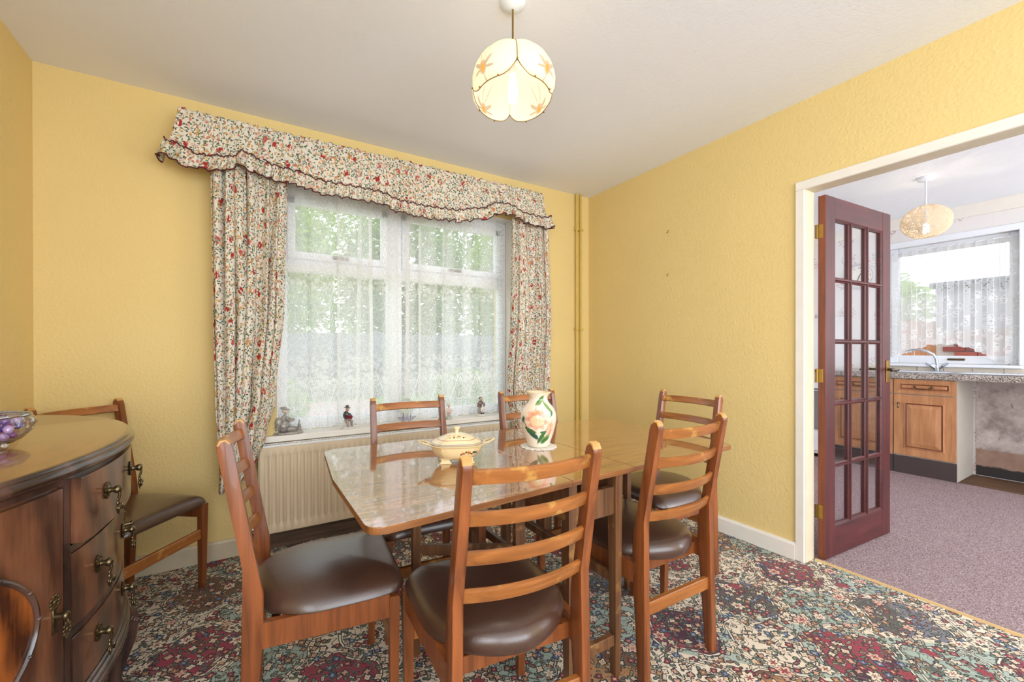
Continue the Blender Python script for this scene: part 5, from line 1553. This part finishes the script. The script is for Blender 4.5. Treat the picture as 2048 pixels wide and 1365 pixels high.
blob('head', [('b', (-0.002, -0.002, 0.090), 0.0095, (0.9, 0.95, 1.15)), ('b', (-0.001, -0.011, 0.089), 0.0025), ('t', [(-0.004, 0, 0.078), (-0.003, 0, 0.086)], 0.004)], porcelain('ruddy_glaze', [(186, 140, 118), (208, 166, 142)]), f2_, 0.0015)
blob('hat', [('b', (-0.002, -0.001, 0.098), 0.016, (1, 1, 0.16), 0.12, 'Y'), ('b', (-0.002, 0, 0.103), 0.009, (1, 1, 0.8))], porcelain('charcoal_glaze', [(58, 50, 44), (92, 78, 66)]), f2_, 0.0015)
# plate on a glass dish stand
pl = thing('display_plate', 'white plate painted with a small flower, propped on the sill', 'plate', (0.902, D + 0.003, SZ))
t = NT('flower_painted_plate')
P_ = t.coord(); s = t.sep(P_)
vv = t.vor(P_, 90)
m_ = t.m('MULTIPLY', t.step(t.vm('LENGTH', t.vm('MULTIPLY', P_, (1.6, 0.8, 0))), 0.022, 0.004), t.step(vv['Distance'], 0.5, 0.05))
col = t.mix(m_, srgb(196, 206, 196), t.ramp(t.sep(vv['Color'])[0], [(0, srgb(90, 120, 60)), (0.4, srgb(196, 110, 60)), (0.7, srgb(120, 60, 60))], 'CONSTANT'))
q_ = obj('plate', lathe(bmesh.new(), [(0.0001, 0.002), (0.030, 0.002), (0.046, 0.006), (0.052, 0.009), (0.053, 0.0105), (0.046, 0.0085), (0.030, 0.0045), (0.0001, 0.0045)], 40), t.fin(t.bsdf(col, 0.12, coat=0.8)), pl, loc=(0, 0.004, 0.112), rot=(PI / 2 - 0.22, 0, 0.1), smooth=60)
st_ = obj('stand', tube(tube(tube(bmesh.new(), [(-0.022, -0.016, 0.066), (-0.024, -0.018, 0.056), (-0.024, -0.004, 0.002), (-0.020, 0.022, 0.002), (-0.012, 0.018, 0.115)], 0.0022, 6), [(0.022, -0.016, 0.066), (0.024, -0.018, 0.056), (0.024, -0.004, 0.002), (0.020, 0.022, 0.002), (0.012, 0.018, 0.115)], 0.0022, 6), [(-0.024, -0.004, 0.002), (0.024, -0.004, 0.002)], 0.0022, 6), M['chrome'], pl, smooth=60)
gd = tag(obj('glass_dish', lathe(bmesh.new(), [(0.0001, 0.002), (0.022, 0.0), (0.026, 0.003), (0.048, 0.020), (0.066, 0.030), (0.064, 0.032), (0.046, 0.023), (0.022, 0.006), (0.0001, 0.006)], 56, wav=lambda a, r, z: 1 + (0.07 * math.cos(a * 14) if r > .04 else 0)), M['cut_glass'], loc=(0.893, D - 0.032, SZ), smooth=60), 'scalloped clear glass dish before the display plate on the sill', 'dish')
gd.scale = (1.0, 0.20, 1.5)
# brass candlestick and bust half hidden by the chair post
cs = obj('candlestick', lathe(bmesh.new(), [(0.0001, 0), (0.015, 0), (0.016, 0.004), (0.008, 0.008), (0.005, 0.018), (0.007, 0.026), (0.005, 0.034), (0.006, 0.058), (0.009, 0.064), (0.009, 0.070), (0.006, 0.070), (0.0001, 0.062)], 20), M['brass'], loc=(1.148, D - 0.010, SZ), smooth=60)
cs.scale = (1.15, 1.15, 1.7)
tag(cs, 'small brass candlestick on the sill behind the middle window chair', 'candlestick')
f3_ = thing('lady_figurine', 'pale pink porcelain lady on the sill beside the brass candlestick', 'figurine', (1.212, D - 0.010, SZ))
f3_.scale = (1.3, 1.3, 1.3)
obj('base', lathe(bmesh.new(), [(0.0001, 0), (0.018, 0), (0.019, 0.004), (0.013, 0.012), (0.009, 0.022), (0.0001, 0.024)], 20), porcelain('grey_green_glaze', [(150, 160, 150), (206, 210, 204)]), f3_, smooth=60)
blob('body', [('b', (0, 0, 0.034), 0.014, (1.05, 0.8, 1.1)), ('b', (0, 0, 0.052), 0.011, (1.3, 0.8, 1.0)), ('t', [(-0.012, -0.003, 0.056), (-0.014, -0.008, 0.042), (-0.002, -0.012, 0.038)], [0.005, 0.005, 0.004]), ('t', [(0.012, -0.003, 0.056), (0.014, -0.008, 0.042), (0.004, -0.012, 0.038)], [0.005, 0.005, 0.004]), ('t', [(0, 0, 0.060), (0, 0, 0.068)], 0.004)], porcelain('pink_glaze', [(210, 178, 168), (236, 222, 214)]), f3_, 0.0018)
blob('head', [('b', (0, -0.001, 0.076), 0.009, (0.9, 0.95, 1.1)), ('b', (0, -0.010, 0.075), 0.002), ('b', (0, 0.004, 0.082), 0.008)], porcelain('pale_face_glaze', [(222, 196, 180), (236, 216, 202)]), f3_, 0.0015)
# old woman with apron
f4_ = thing('seated_woman_figurine', 'porcelain old woman seated in brown shawl and white apron, black shoes', 'figurine', (1.472, D - 0.011, SZ))
f4_.scale = (1.42, 1.35, 1.42)
obj('base', lathe(bmesh.new(), [(0.0001, 0), (0.025, 0), (0.026, 0.005), (0.023, 0.014), (0.0001, 0.016)], 20), white_p, f4_, smooth=60)
blob('skirt', [('b', (0, 0.002, 0.032), 0.020, (1.0, 0.9, 1.25)), ('b', (0, -0.010, 0.028), 0.014, (1.1, 0.8, 1.3))], porcelain('grey_skirt_glaze', [(140, 130, 126), (196, 188, 182)]), f4_)
blob('shawl', [('b', (0, 0.002, 0.066), 0.014, (1.2, 0.9, 1.25)), ('t', [(-0.016, 0, 0.070), (-0.020, -0.006, 0.054), (-0.006, -0.015, 0.052)], [0.006, 0.006, 0.004]), ('t', [(0.016, 0, 0.070), (0.019, -0.006, 0.056), (0.006, -0.015, 0.054)], [0.006, 0.006, 0.004])], porcelain('brown_shawl_glaze', [(86, 66, 58), (140, 118, 108)]), f4_, 0.0018)
blob('apron', [('b', (0.001, -0.018, 0.036), 0.012, (1.0, 0.45, 1.5)), ('b', (0.002, -0.016, 0.058), 0.006)], white_p, f4_, 0.0015)
blob('head', [('b', (0, -0.001, 0.090), 0.0095, (0.92, 0.95, 1.12)), ('b', (0, -0.0105, 0.089), 0.0022), ('t', [(0, 0, 0.078), (0, 0, 0.086)], 0.004)], porcelain('weathered_face_glaze', [(176, 140, 124), (200, 168, 150)]), f4_, 0.0015)
blob('headscarf', [('b', (0, 0.003, 0.094), 0.0105, (1, 0.95, 0.9))], porcelain('brown_scarf_glaze', [(92, 66, 60), (128, 98, 88)]), f4_, 0.0015)
blob('shoes', [('b', (-0.006, -0.022, 0.017), 0.005, (0.8, 1.3, 0.8)), ('b', (0.006, -0.022, 0.017), 0.005, (0.8, 1.3, 0.8))], porcelain('black_glaze', [(22, 20, 22), (40, 36, 38)]), f4_, 0.0014)

# ------------------------------------------------------------------ dining pendant
PX, PY = 0.870, 1.345
pen = thing('pendant_lamp', 'lit cream glass petal pendant hanging over the dining table', 'pendant lamp', (PX, PY, 0), math.radians(-117.5))
obj('ceiling_rose', lathe(bmesh.new(), [(0.0001, C - 0.028), (0.012, C - 0.027), (0.030, C - 0.020), (0.047, C - 0.008), (0.050, C - 0.0005), (0.0001, C - 0.0005)], 32), M['upvc'], pen, smooth=60)
obj('stem', tube(bmesh.new(), [(0, 0, C - 0.027), (0, 0, 2.318)], 0.0038, 8), M['brass'], pen, smooth=60)
t = NT('etched_cream_glass')
P_ = t.coord(); s = t.sep(P_)
ang = t.m('ARCTAN2', s[1], s[0])
au = t.m('SUBTRACT', t.m('FRACT', t.m('DIVIDE', t.m('ADD', ang, 8 * PI), PI / 2)), 0.5)
au = t.m('MULTIPLY', au, 0.190)      # metres across a petal
zz = t.m('SUBTRACT', t.m('DIVIDE', t.m('ADD', s[2], 0.157), 1.25), 0.0)
col = srgb(255, 248, 230)
def lily(col, du, dz):
    for (u, v, ru, rv, rot, c) in ((0, 0.0, .013, .020, 0, srgb(214, 190, 160)), (-.016, .010, .020, .0055, -0.8, srgb(204, 188, 168)), (.017, .012, .020, .0055, 0.8, srgb(204, 188, 168)), (-.020, -.006, .016, .004, 0.15, srgb(204, 188, 168)), (.020, -.006, .016, .004, -0.15, srgb(204, 188, 168)), (0, -.002, .006, .012, 0, srgb(226, 180, 84)), (0, -.034, .0022, .020, 0, srgb(200, 188, 170)), (-.010, .045, .0012, .034, 0.25, srgb(200, 188, 170)), (.010, .045, .0012, .034, -0.25, srgb(200, 188, 170))):
        a_ = t.m('SUBTRACT', au, u + du); b_ = t.m('SUBTRACT', zz, v + dz)
        ca, sa = math.cos(rot), math.sin(rot)
        x_ = t.m('DIVIDE', t.m('ADD', t.m('MULTIPLY', a_, ca), t.m('MULTIPLY', b_, sa)), ru)
        y_ = t.m('DIVIDE', t.m('SUBTRACT', t.m('MULTIPLY', b_, ca), t.m('MULTIPLY', a_, sa)), rv)
        r_ = t.m('SQRT', t.m('ADD', t.m('MULTIPLY', x_, x_), t.m('MULTIPLY', y_, y_)))
        col = t.mix(t.step(r_, 0.95, 0.12), col, c)
    return col
col = lily(col, -0.004, 0.0)
dif = t.n('ShaderNodeBsdfDiffuse'); t.set(dif.inputs[0], col)
trn = t.n('ShaderNodeBsdfTranslucent'); t.set(trn.inputs[0], col)
mx = t.n('ShaderNodeMixShader'); mx.inputs[0].default_value = 0.6
t.t.links.new(dif.outputs[0], mx.inputs[1]); t.t.links.new(trn.outputs[0], mx.inputs[2])
tp = t.n('ShaderNodeBsdfTransparent'); m2 = t.n('ShaderNodeMixShader'); m2.inputs[0].default_value = 0.80
t.t.links.new(tp.outputs[0], m2.inputs[1]); t.t.links.new(mx.outputs[0], m2.inputs[2])
M['petal_low'] = t.fin(m2.outputs[0])
t = NT('plain_cream_glass')
dif = t.n('ShaderNodeBsdfDiffuse'); dif.inputs[0].default_value = srgb(255, 246, 226)
trn = t.n('ShaderNodeBsdfTranslucent'); trn.inputs[0].default_value = srgb(255, 243, 216)
mx = t.n('ShaderNodeMixShader'); mx.inputs[0].default_value = 0.7
t.t.links.new(dif.outputs[0], mx.inputs[1]); t.t.links.new(trn.outputs[0], mx.inputs[2])
M['petal_top'] = t.fin(mx.outputs[0])
rprof = [(0.004, 2.311), (0.040, 2.303), (0.080, 2.287), (0.114, 2.264), (0.140, 2.234), (0.156, 2.202), (0.163, 2.172), (0.161, 2.145), (0.152, 2.124), (0.140, 2.110)]
def r_at(z): return interp([(z_, r_) for r_, z_ in rprof[::-1]], z)
NP_ = 4
def petal(k, z_hi, z_lo_fn, off, nz=14, na=20):
    bm = bmesh.new(); g = []
    for i in range(na + 1):
        s = -1 + 2 * i / na
        a = (k + 0.5 + 0.5 * s) * 2 * PI / NP_
        zl = z_lo_fn(s); col_ = []
        for j in range(nz + 1):
            z = lerp(z_hi, zl, j / nz)
            r = (r_at(z) + off) * (1 - 0.07 * abs(s) ** 2.5 + 0.015)
            col_.append((r * math.cos(a), r * math.sin(a), z))
        g.append(col_)
    V = [[bm.verts.new(q) for q in c_] for c_ in g]
    for i in range(na):
        for j in range(nz): bm.faces.new((V[i][j], V[i][j + 1], V[i + 1][j + 1], V[i + 1][j]))
    return bm, g
shade = bpy.data.objects.new('lamp_shade', None); COL.objects.link(shade); shade.parent = pen
shade.location = (0, 0, 2.311); shade.rotation_euler = (0, math.radians(-4), 0)
for k in range(NP_):
    bm, g = petal(k, 2.311, lambda s: 2.110 + 0.044 * abs(s) ** 5.0, 0.0)
    for v in bm.verts: v.co.z -= 2.311
    g = [[(x, y, z - 2.311) for x, y, z in c_] for c_ in g]
    o = obj('petal', bm, M['petal_low'], shade, smooth=180)
    md = o.modifiers.new('thick', 'SOLIDIFY'); md.thickness = 0.002
    bm = tube(bmesh.new(), [c_[-1] for c_ in g], 0.0017, 5)
    tube(bm, g[0], 0.0015, 5)
    for s_ in (0, 6, 14):
        q = Vector(g[s_][-1]); nrm = Vector((q.x, q.y, 0)).normalized()
        ball(bm, q + nrm * 0.004, 0.0036, 8)
    obj('brass_edging', bm, M['brass'], shade, smooth=180)
t = NT('glowing_bulb')
em = t.n('ShaderNodeEmission'); em.inputs[0].default_value = (1.0, 0.93, 0.80, 1); em.inputs[1].default_value = 9
M['bulb'] = t.fin(em.outputs[0])
bl = obj('bulb', lathe(bmesh.new(), [(0.0001, 2.110), (0.016, 2.112), (0.0185, 2.122), (0.0185, 2.176), (0.016, 2.190), (0.0001, 2.194)], 20), M['bulb'], pen, smooth=60)
obj('lamp_holder', lathe(bmesh.new(), [(0.014, 2.192), (0.018, 2.200), (0.018, 2.235), (0.010, 2.262), (0.004, 2.318)], 16), M['upvc'], pen, smooth=60)
light('dining_bulb_light', 'POINT', (PX, PY, 2.165), 7, (1.0, 0.90, 0.74), 0.024)

# ------------------------------------------------------------------ kitchen
# pendant of wound string
kp_ = thing('string_pendant_lamp', 'lit flattened ball pendant of wound cream string in the kitchen', 'pendant lamp', (4.54, 1.083, 0))
obj('ceiling_rose', lathe(bmesh.new(), [(0.0001, C - 0.030), (0.045, C - 0.026), (0.052, C - 0.012), (0.052, C - 0.0005), (0.0001, C - 0.0005)], 24), M['upvc'], kp_, smooth=60)
obj('cord', tube(bmesh.new(), [(0, 0, C - 0.028), (0, 0, 2.262)], 0.005, 8), M['upvc'], kp_, smooth=60)
t = NT('wound_string')
dif = t.n('ShaderNodeBsdfDiffuse'); dif.inputs[0].default_value = srgb(255, 244, 226)
trn = t.n('ShaderNodeBsdfTranslucent'); trn.inputs[0].default_value = srgb(255, 246, 228)
mx = t.n('ShaderNodeMixShader'); mx.inputs[0].default_value = 0.6
t.t.links.new(dif.outputs[0], mx.inputs[1]); t.t.links.new(trn.outputs[0], mx.inputs[2])
M['string'] = t.fin(mx.outputs[0])
rnd = random.Random(9); bm = bmesh.new()
RS, HS, ZC = 0.145, 0.128, 2.150
for k in range(84):
    n_ = Vector((rnd.gauss(0, 1), rnd.gauss(0, 1), rnd.gauss(0, 1))).normalized()
    u_ = n_.orthogonal().normalized(); w_ = n_.cross(u_)
    off = rnd.uniform(-.55, .55); c_ = math.sqrt(1 - off * off)
    pts = []
    for i in range(22):
        a = i / 22 * 2 * PI
        p = n_ * off + (u_ * math.cos(a) + w_ * math.sin(a)) * c_
        if p.z < -0.92: p.z = -0.92
        pts.append((p.x * RS, p.y * RS, ZC + p.z * HS))
    tube(bm, pts, 0.0019, 3, closed=True)
so = obj('string_shade', bm, M['string'], kp_, smooth=180); so['kind'] = 'stuff'
obj('bulb', lathe(bmesh.new(), [(0.0001, 2.058), (0.016, 2.060), (0.019, 2.068), (0.019, 2.118), (0.016, 2.128), (0.0001, 2.132)], 16), M['bulb'], kp_, smooth=60)
obj('lamp_holder', lathe(bmesh.new(), [(0.014, 2.13), (0.020, 2.14), (0.020, 2.18), (0.008, 2.262)], 16), M['upvc'], kp_, smooth=60)
light('kitchen_bulb_light', 'POINT', (4.54, 1.083, 2.093), 16, (1.0, 0.88, 0.70), 0.024)

# base cupboards
FXK = 5.215
def cupboard(y0, y1, label, side_mat=None):
    t_ = thing('base_cupboard', label, 'cupboard', (FXK, (y0 + y1) / 2, 0), group=None)
    w = (y1 - y0) / 2
    obj('carcass', boxb(0.020, KX - FXK - 0.012, -w, w, 0.0, 0.884), M['cab_side'], t_)
    obj('plinth', boxb(0.050 - 0.045, 0.0195, -w + 0.001, w - 0.001, 0.0, 0.160), M['plinth'], t_)
    for nm, z0, z1 in (('drawer', 0.742, 0.876), ('door', 0.172, 0.734)):
        g = 0.0025
        d_ = obj(nm, boxb(0.0, 0.019, -w + g, w - g, z0, z1, 0.003, 2), M['oak_door'], t_)
        fr = 0.075 if nm == 'door' else 0.040
        ya, yb, za, zb = -w + g + fr, w - g - fr, z0 + fr, z1 - fr
        bm = bmesh.new()
        # recessed moulding ring then raised field
        def rect(i, x): return [(x, ya + i, za + i), (x, yb - i, za + i), (x, yb - i, zb - i), (x, ya + i, zb - i)]
        steps = [(-0.006, -0.0005), (-0.004, -0.005), (0.002, -0.006), (0.008, -0.0012), (0.014, -0.0010)] + ([(0.046, -0.0095), (0.048, -0.0098)] if nm == 'door' else [(0.020, -0.0050)])
        rr = [[bm.verts.new(q) for q in rect(i, x)] for i, x in steps]
        for a, b in zip(rr, rr[1:]):
            for k in range(4): bm.faces.new((a[k], a[(k + 1) % 4], b[(k + 1) % 4], b[k]))
        bm.faces.new(rr[-1])
        o_ = obj('panel', bm, [M['oak_door'], M['oak_dark']], d_)
        for f in o_.data.polygons:
            if f.index in range(8, 16): f.material_index = 1
        if nm == 'drawer':
            bm = bmesh.new(); zc = (z0 + z1) / 2
            for s in (-1, 1): ball(bm, (-0.012, s * 0.055, zc + 0.004), 0.011, 8, (0.7, 1, 1)); tube(bm, [(0, s * 0.055, zc + 0.004), (-0.012, s * 0.055, zc + 0.004)], 0.005, 6)
            tube(bm, [(-0.020, lerp(-0.052, 0.052, i / 10), zc - 0.004 - 0.018 * math.sin(i / 10 * PI)) for i in range(11)], [0.0032 + 0.0016 * (i % 2) for i in range(11)], 6)
            obj('handle', bm, M['brass_old'], d_, smooth=60)
        else:
            bm = bmesh.new(); yy = w - 0.038; zc = z1 - 0.085
            tube(bm, [(0, yy, zc), (-0.014, yy, zc)], 0.005, 6); ball(bm, (-0.014, yy, zc), 0.011, 8, (0.7, 1, 1))
            tube(bm, [(-0.020, yy, zc - 0.004), (-0.022, yy, zc - 0.022)], 0.003, 6); ball(bm, (-0.021, yy, zc - 0.032), 0.009, 8, (0.5, 0.8, 1.3))
            obj('handle', bm, M['brass_old'], d_, smooth=60)
    return t_
cupboard(1.055, 1.460, 'oak fronted kitchen base cupboard at the open end of the worktop')
cupboard(1.464, 1.950, 'oak fronted kitchen base cupboard seen through the glazed door')
wt = obj('worktop', boxb(5.185, KX - 0.012, -0.60, 1.955, 0.905 - 0.0195, 0.936, 0.006, 2), M['granite'])
tag(wt, 'speckled granite effect kitchen worktop under the sink window', 'worktop')
ep = thing('end_panel', 'cream support panel holding up the far right end of the kitchen worktop', 'panel', (5.22, -0.58, 0))
obj('panel_board', boxb(0, 0.5, -0.009, 0.009, 0, 0.884), M['cab_side'], ep)
# inset sink
sk = thing('kitchen_sink', 'white inset sink and drainer set in the granite worktop', 'sink', (5.466, 1.12, 0.9365))
bm = bmesh.new()
box(bm, -0.215, -0.195, -0.42, 0.42, 0, 0.007, 0.002); box(bm, 0.195, 0.215, -0.42, 0.42, 0, 0.007, 0.002); box(bm, -0.195, 0.195, 0.40, 0.42, 0, 0.007, 0.002); box(bm, -0.195, 0.195, -0.42, -0.40, 0, 0.007, 0.002); box(bm, -0.195, 0.195, -0.03, 0.01, 0, 0.007, 0.002)
obj('rim', bm, M['chrome'], sk)
bm = bmesh.new(); box(bm, -0.195, 0.195, -0.40, -0.03, 0, 0.003)
for i in range(8): box(bm, -0.17, 0.17, -0.37 + i * 0.04, -0.355 + i * 0.04, 0.003, 0.006, 0.001)
obj('drainer', bm, M['upvc'], sk)
obj('basin', box(bmesh.new(), -0.194, 0.194, 0.01, 0.40, 0.0, 0.002), M['upvc'], sk)
# mixer tap
tp_ = thing('mixer_tap', 'chrome swan neck mixer tap with two lever heads at the sink', 'tap', (5.716, 1.285, 0.9370))
obj('body', lathe(bmesh.new(), [(0.0001, 0), (0.028, 0), (0.028, 0.006), (0.018, 0.012), (0.016, 0.060), (0.018, 0.066), (0.012, 0.080), (0.0001, 0.082)], 16), M['chrome'], tp_, smooth=60)
pts = [(0, 0.0, 0.07), (0, 0.006, 0.12), (-0.01, 0.022, 0.165), (-0.02, 0.065, 0.198), (-0.03, 0.115, 0.213), (-0.04, 0.165, 0.212), (-0.045, 0.198, 0.200), (-0.046, 0.206, 0.182)]
obj('spout', tube(bmesh.new(), pts, [0.013, 0.012, 0.0115, 0.011, 0.0105, 0.0105, 0.011, 0.012], 10), M['chrome'], tp_, smooth=60)
for s in (-1, 1):
    obj('tap_head', tube(bmesh.new(), [(0, s * 0.010, 0.030), (-0.01, s * 0.040, 0.058), (-0.012, s * 0.044, 0.062), (-0.018, s * 0.074, 0.084)], [0.012, 0.012, 0.016, 0.012], 8), M['chrome'], tp_, smooth=40)
# splash tiles
tl = None
for i in range(14):
    y = -0.60 + i * 0.185
    if y + 0.18 > 1.96: break
    if tl is None:
        sp_ = sempty('trim_5', (KX, 0, 0))
        tl = obj('tile', boxb(-0.011, -0.001, 0, 0.181, 0.9365, 0.981, 0.0015), M['tile'], sp_, loc=(0, y, 0))
    else: share('tile', tl, sp_, (0, y, 0))
# cooker, seen only through the door panes
ck = thing('cooker', 'white freestanding cooker with raised back, glimpsed through the glazed door', 'cooker', (5.20, 2.22, 0))
obj('body', boxb(0, 0.50, -0.25, 0.25, 0.04, 0.91, 0.006), M['upvc'], ck)
obj('oven_door', boxb(-0.020, -0.0005, -0.235, 0.235, 0.30, 0.74, 0.006), plain('smoked_oven_glass', (120, 120, 124), 0.12, coat=1.0), ck)
obj('door_handle', tube(bmesh.new(), [(-0.045, -0.20, 0.715), (-0.045, 0.20, 0.715)], 0.009, 8), M['chrome'], ck, smooth=60)
obj('lower_drawer', boxb(-0.018, -0.0005, -0.235, 0.235, 0.07, 0.28, 0.006), M['upvc'], ck)
for i in range(5):
    obj('control_knob', lathe(bmesh.new(), [(0.0001, 0.022), (0.015, 0.022), (0.018, 0.0), (0.0001, 0.0)], 14), M['plinth'], ck, loc=(-0.0005, -0.18 + i * 0.09, 0.83), rot=(0, -PI / 2, 0), smooth=40)
obj('splashback', boxb(0.47, 0.50, -0.25, 0.25, 0.91, 1.52, 0.006), M['radiator_grille'], ck)
for x, y in ((0.13, -0.12), (0.13, 0.12), (0.36, -0.12), (0.36, 0.12)):
    obj('burner', lathe(bmesh.new(), [(0.0001, 0.018), (0.03, 0.018), (0.035, 0.008), (0.07, 0.004), (0.075, 0.0), (0.0001, 0)], 18), M['plinth'], ck, loc=(x, y, 0.9105), smooth=40)
# wall clock
cl = thing('wall_clock', 'round pale wall clock on the floral kitchen wallpaper left of the window', 'clock', (KX, 1.885, 1.955))
cf = plain('clock_face', (244, 240, 230), 0.3, var=0.01)
obj('case', lathe(bmesh.new(), [(0.0001, 0.001), (0.135, 0.001), (0.140, 0.010), (0.136, 0.024), (0.122, 0.028), (0.116, 0.018), (0.0001, 0.018)], 40), plain('pale_clock_case', (206, 204, 206), 0.35), cl, rot=(0, -PI / 2, 0), smooth=50)
obj('dial', lathe(bmesh.new(), [(0.0001, 0.0195), (0.114, 0.0195), (0.114, 0.0182), (0.0001, 0.0182)], 40), cf, cl, rot=(0, -PI / 2, 0))
ink = plain('clock_ink', (52, 46, 44), 0.6)
nb = bmesh.new()
for i in range(12):
    a = i * PI / 6
    cu = bpy.data.curves.new('numeral', 'FONT'); cu.body = str(i if i else 12); cu.size = 0.030; cu.align_x = 'CENTER'; cu.align_y = 'CENTER'; cu.extrude = 0.0006
    o = bpy.data.objects.new('numeral', cu); COL.objects.link(o)
    bpy.context.view_layer.update()
    me = bpy.data.meshes.new_from_object(o.evaluated_get(bpy.context.evaluated_depsgraph_get()))
    me.transform(Matrix.Translation((-0.0205, -0.092 * math.sin(a), 0.092 * math.cos(a))) @ Matrix.Rotation(-PI / 2, 4, 'Z') @ Matrix.Rotation(PI / 2, 4, 'X'))
    nb.from_mesh(me); bpy.data.objects.remove(o)
obj('numerals', nb, ink, cl, uv=True)
for nm, ln, a, w in (('hour_hand', 0.052, 3.45, 0.006), ('minute_hand', 0.082, 0.5, 0.004)):
    obj(nm, boxb(-0.0235, -0.022, -w, w, -0.012, ln, 0.0005), ink, cl, rot=(a, 0, 0))
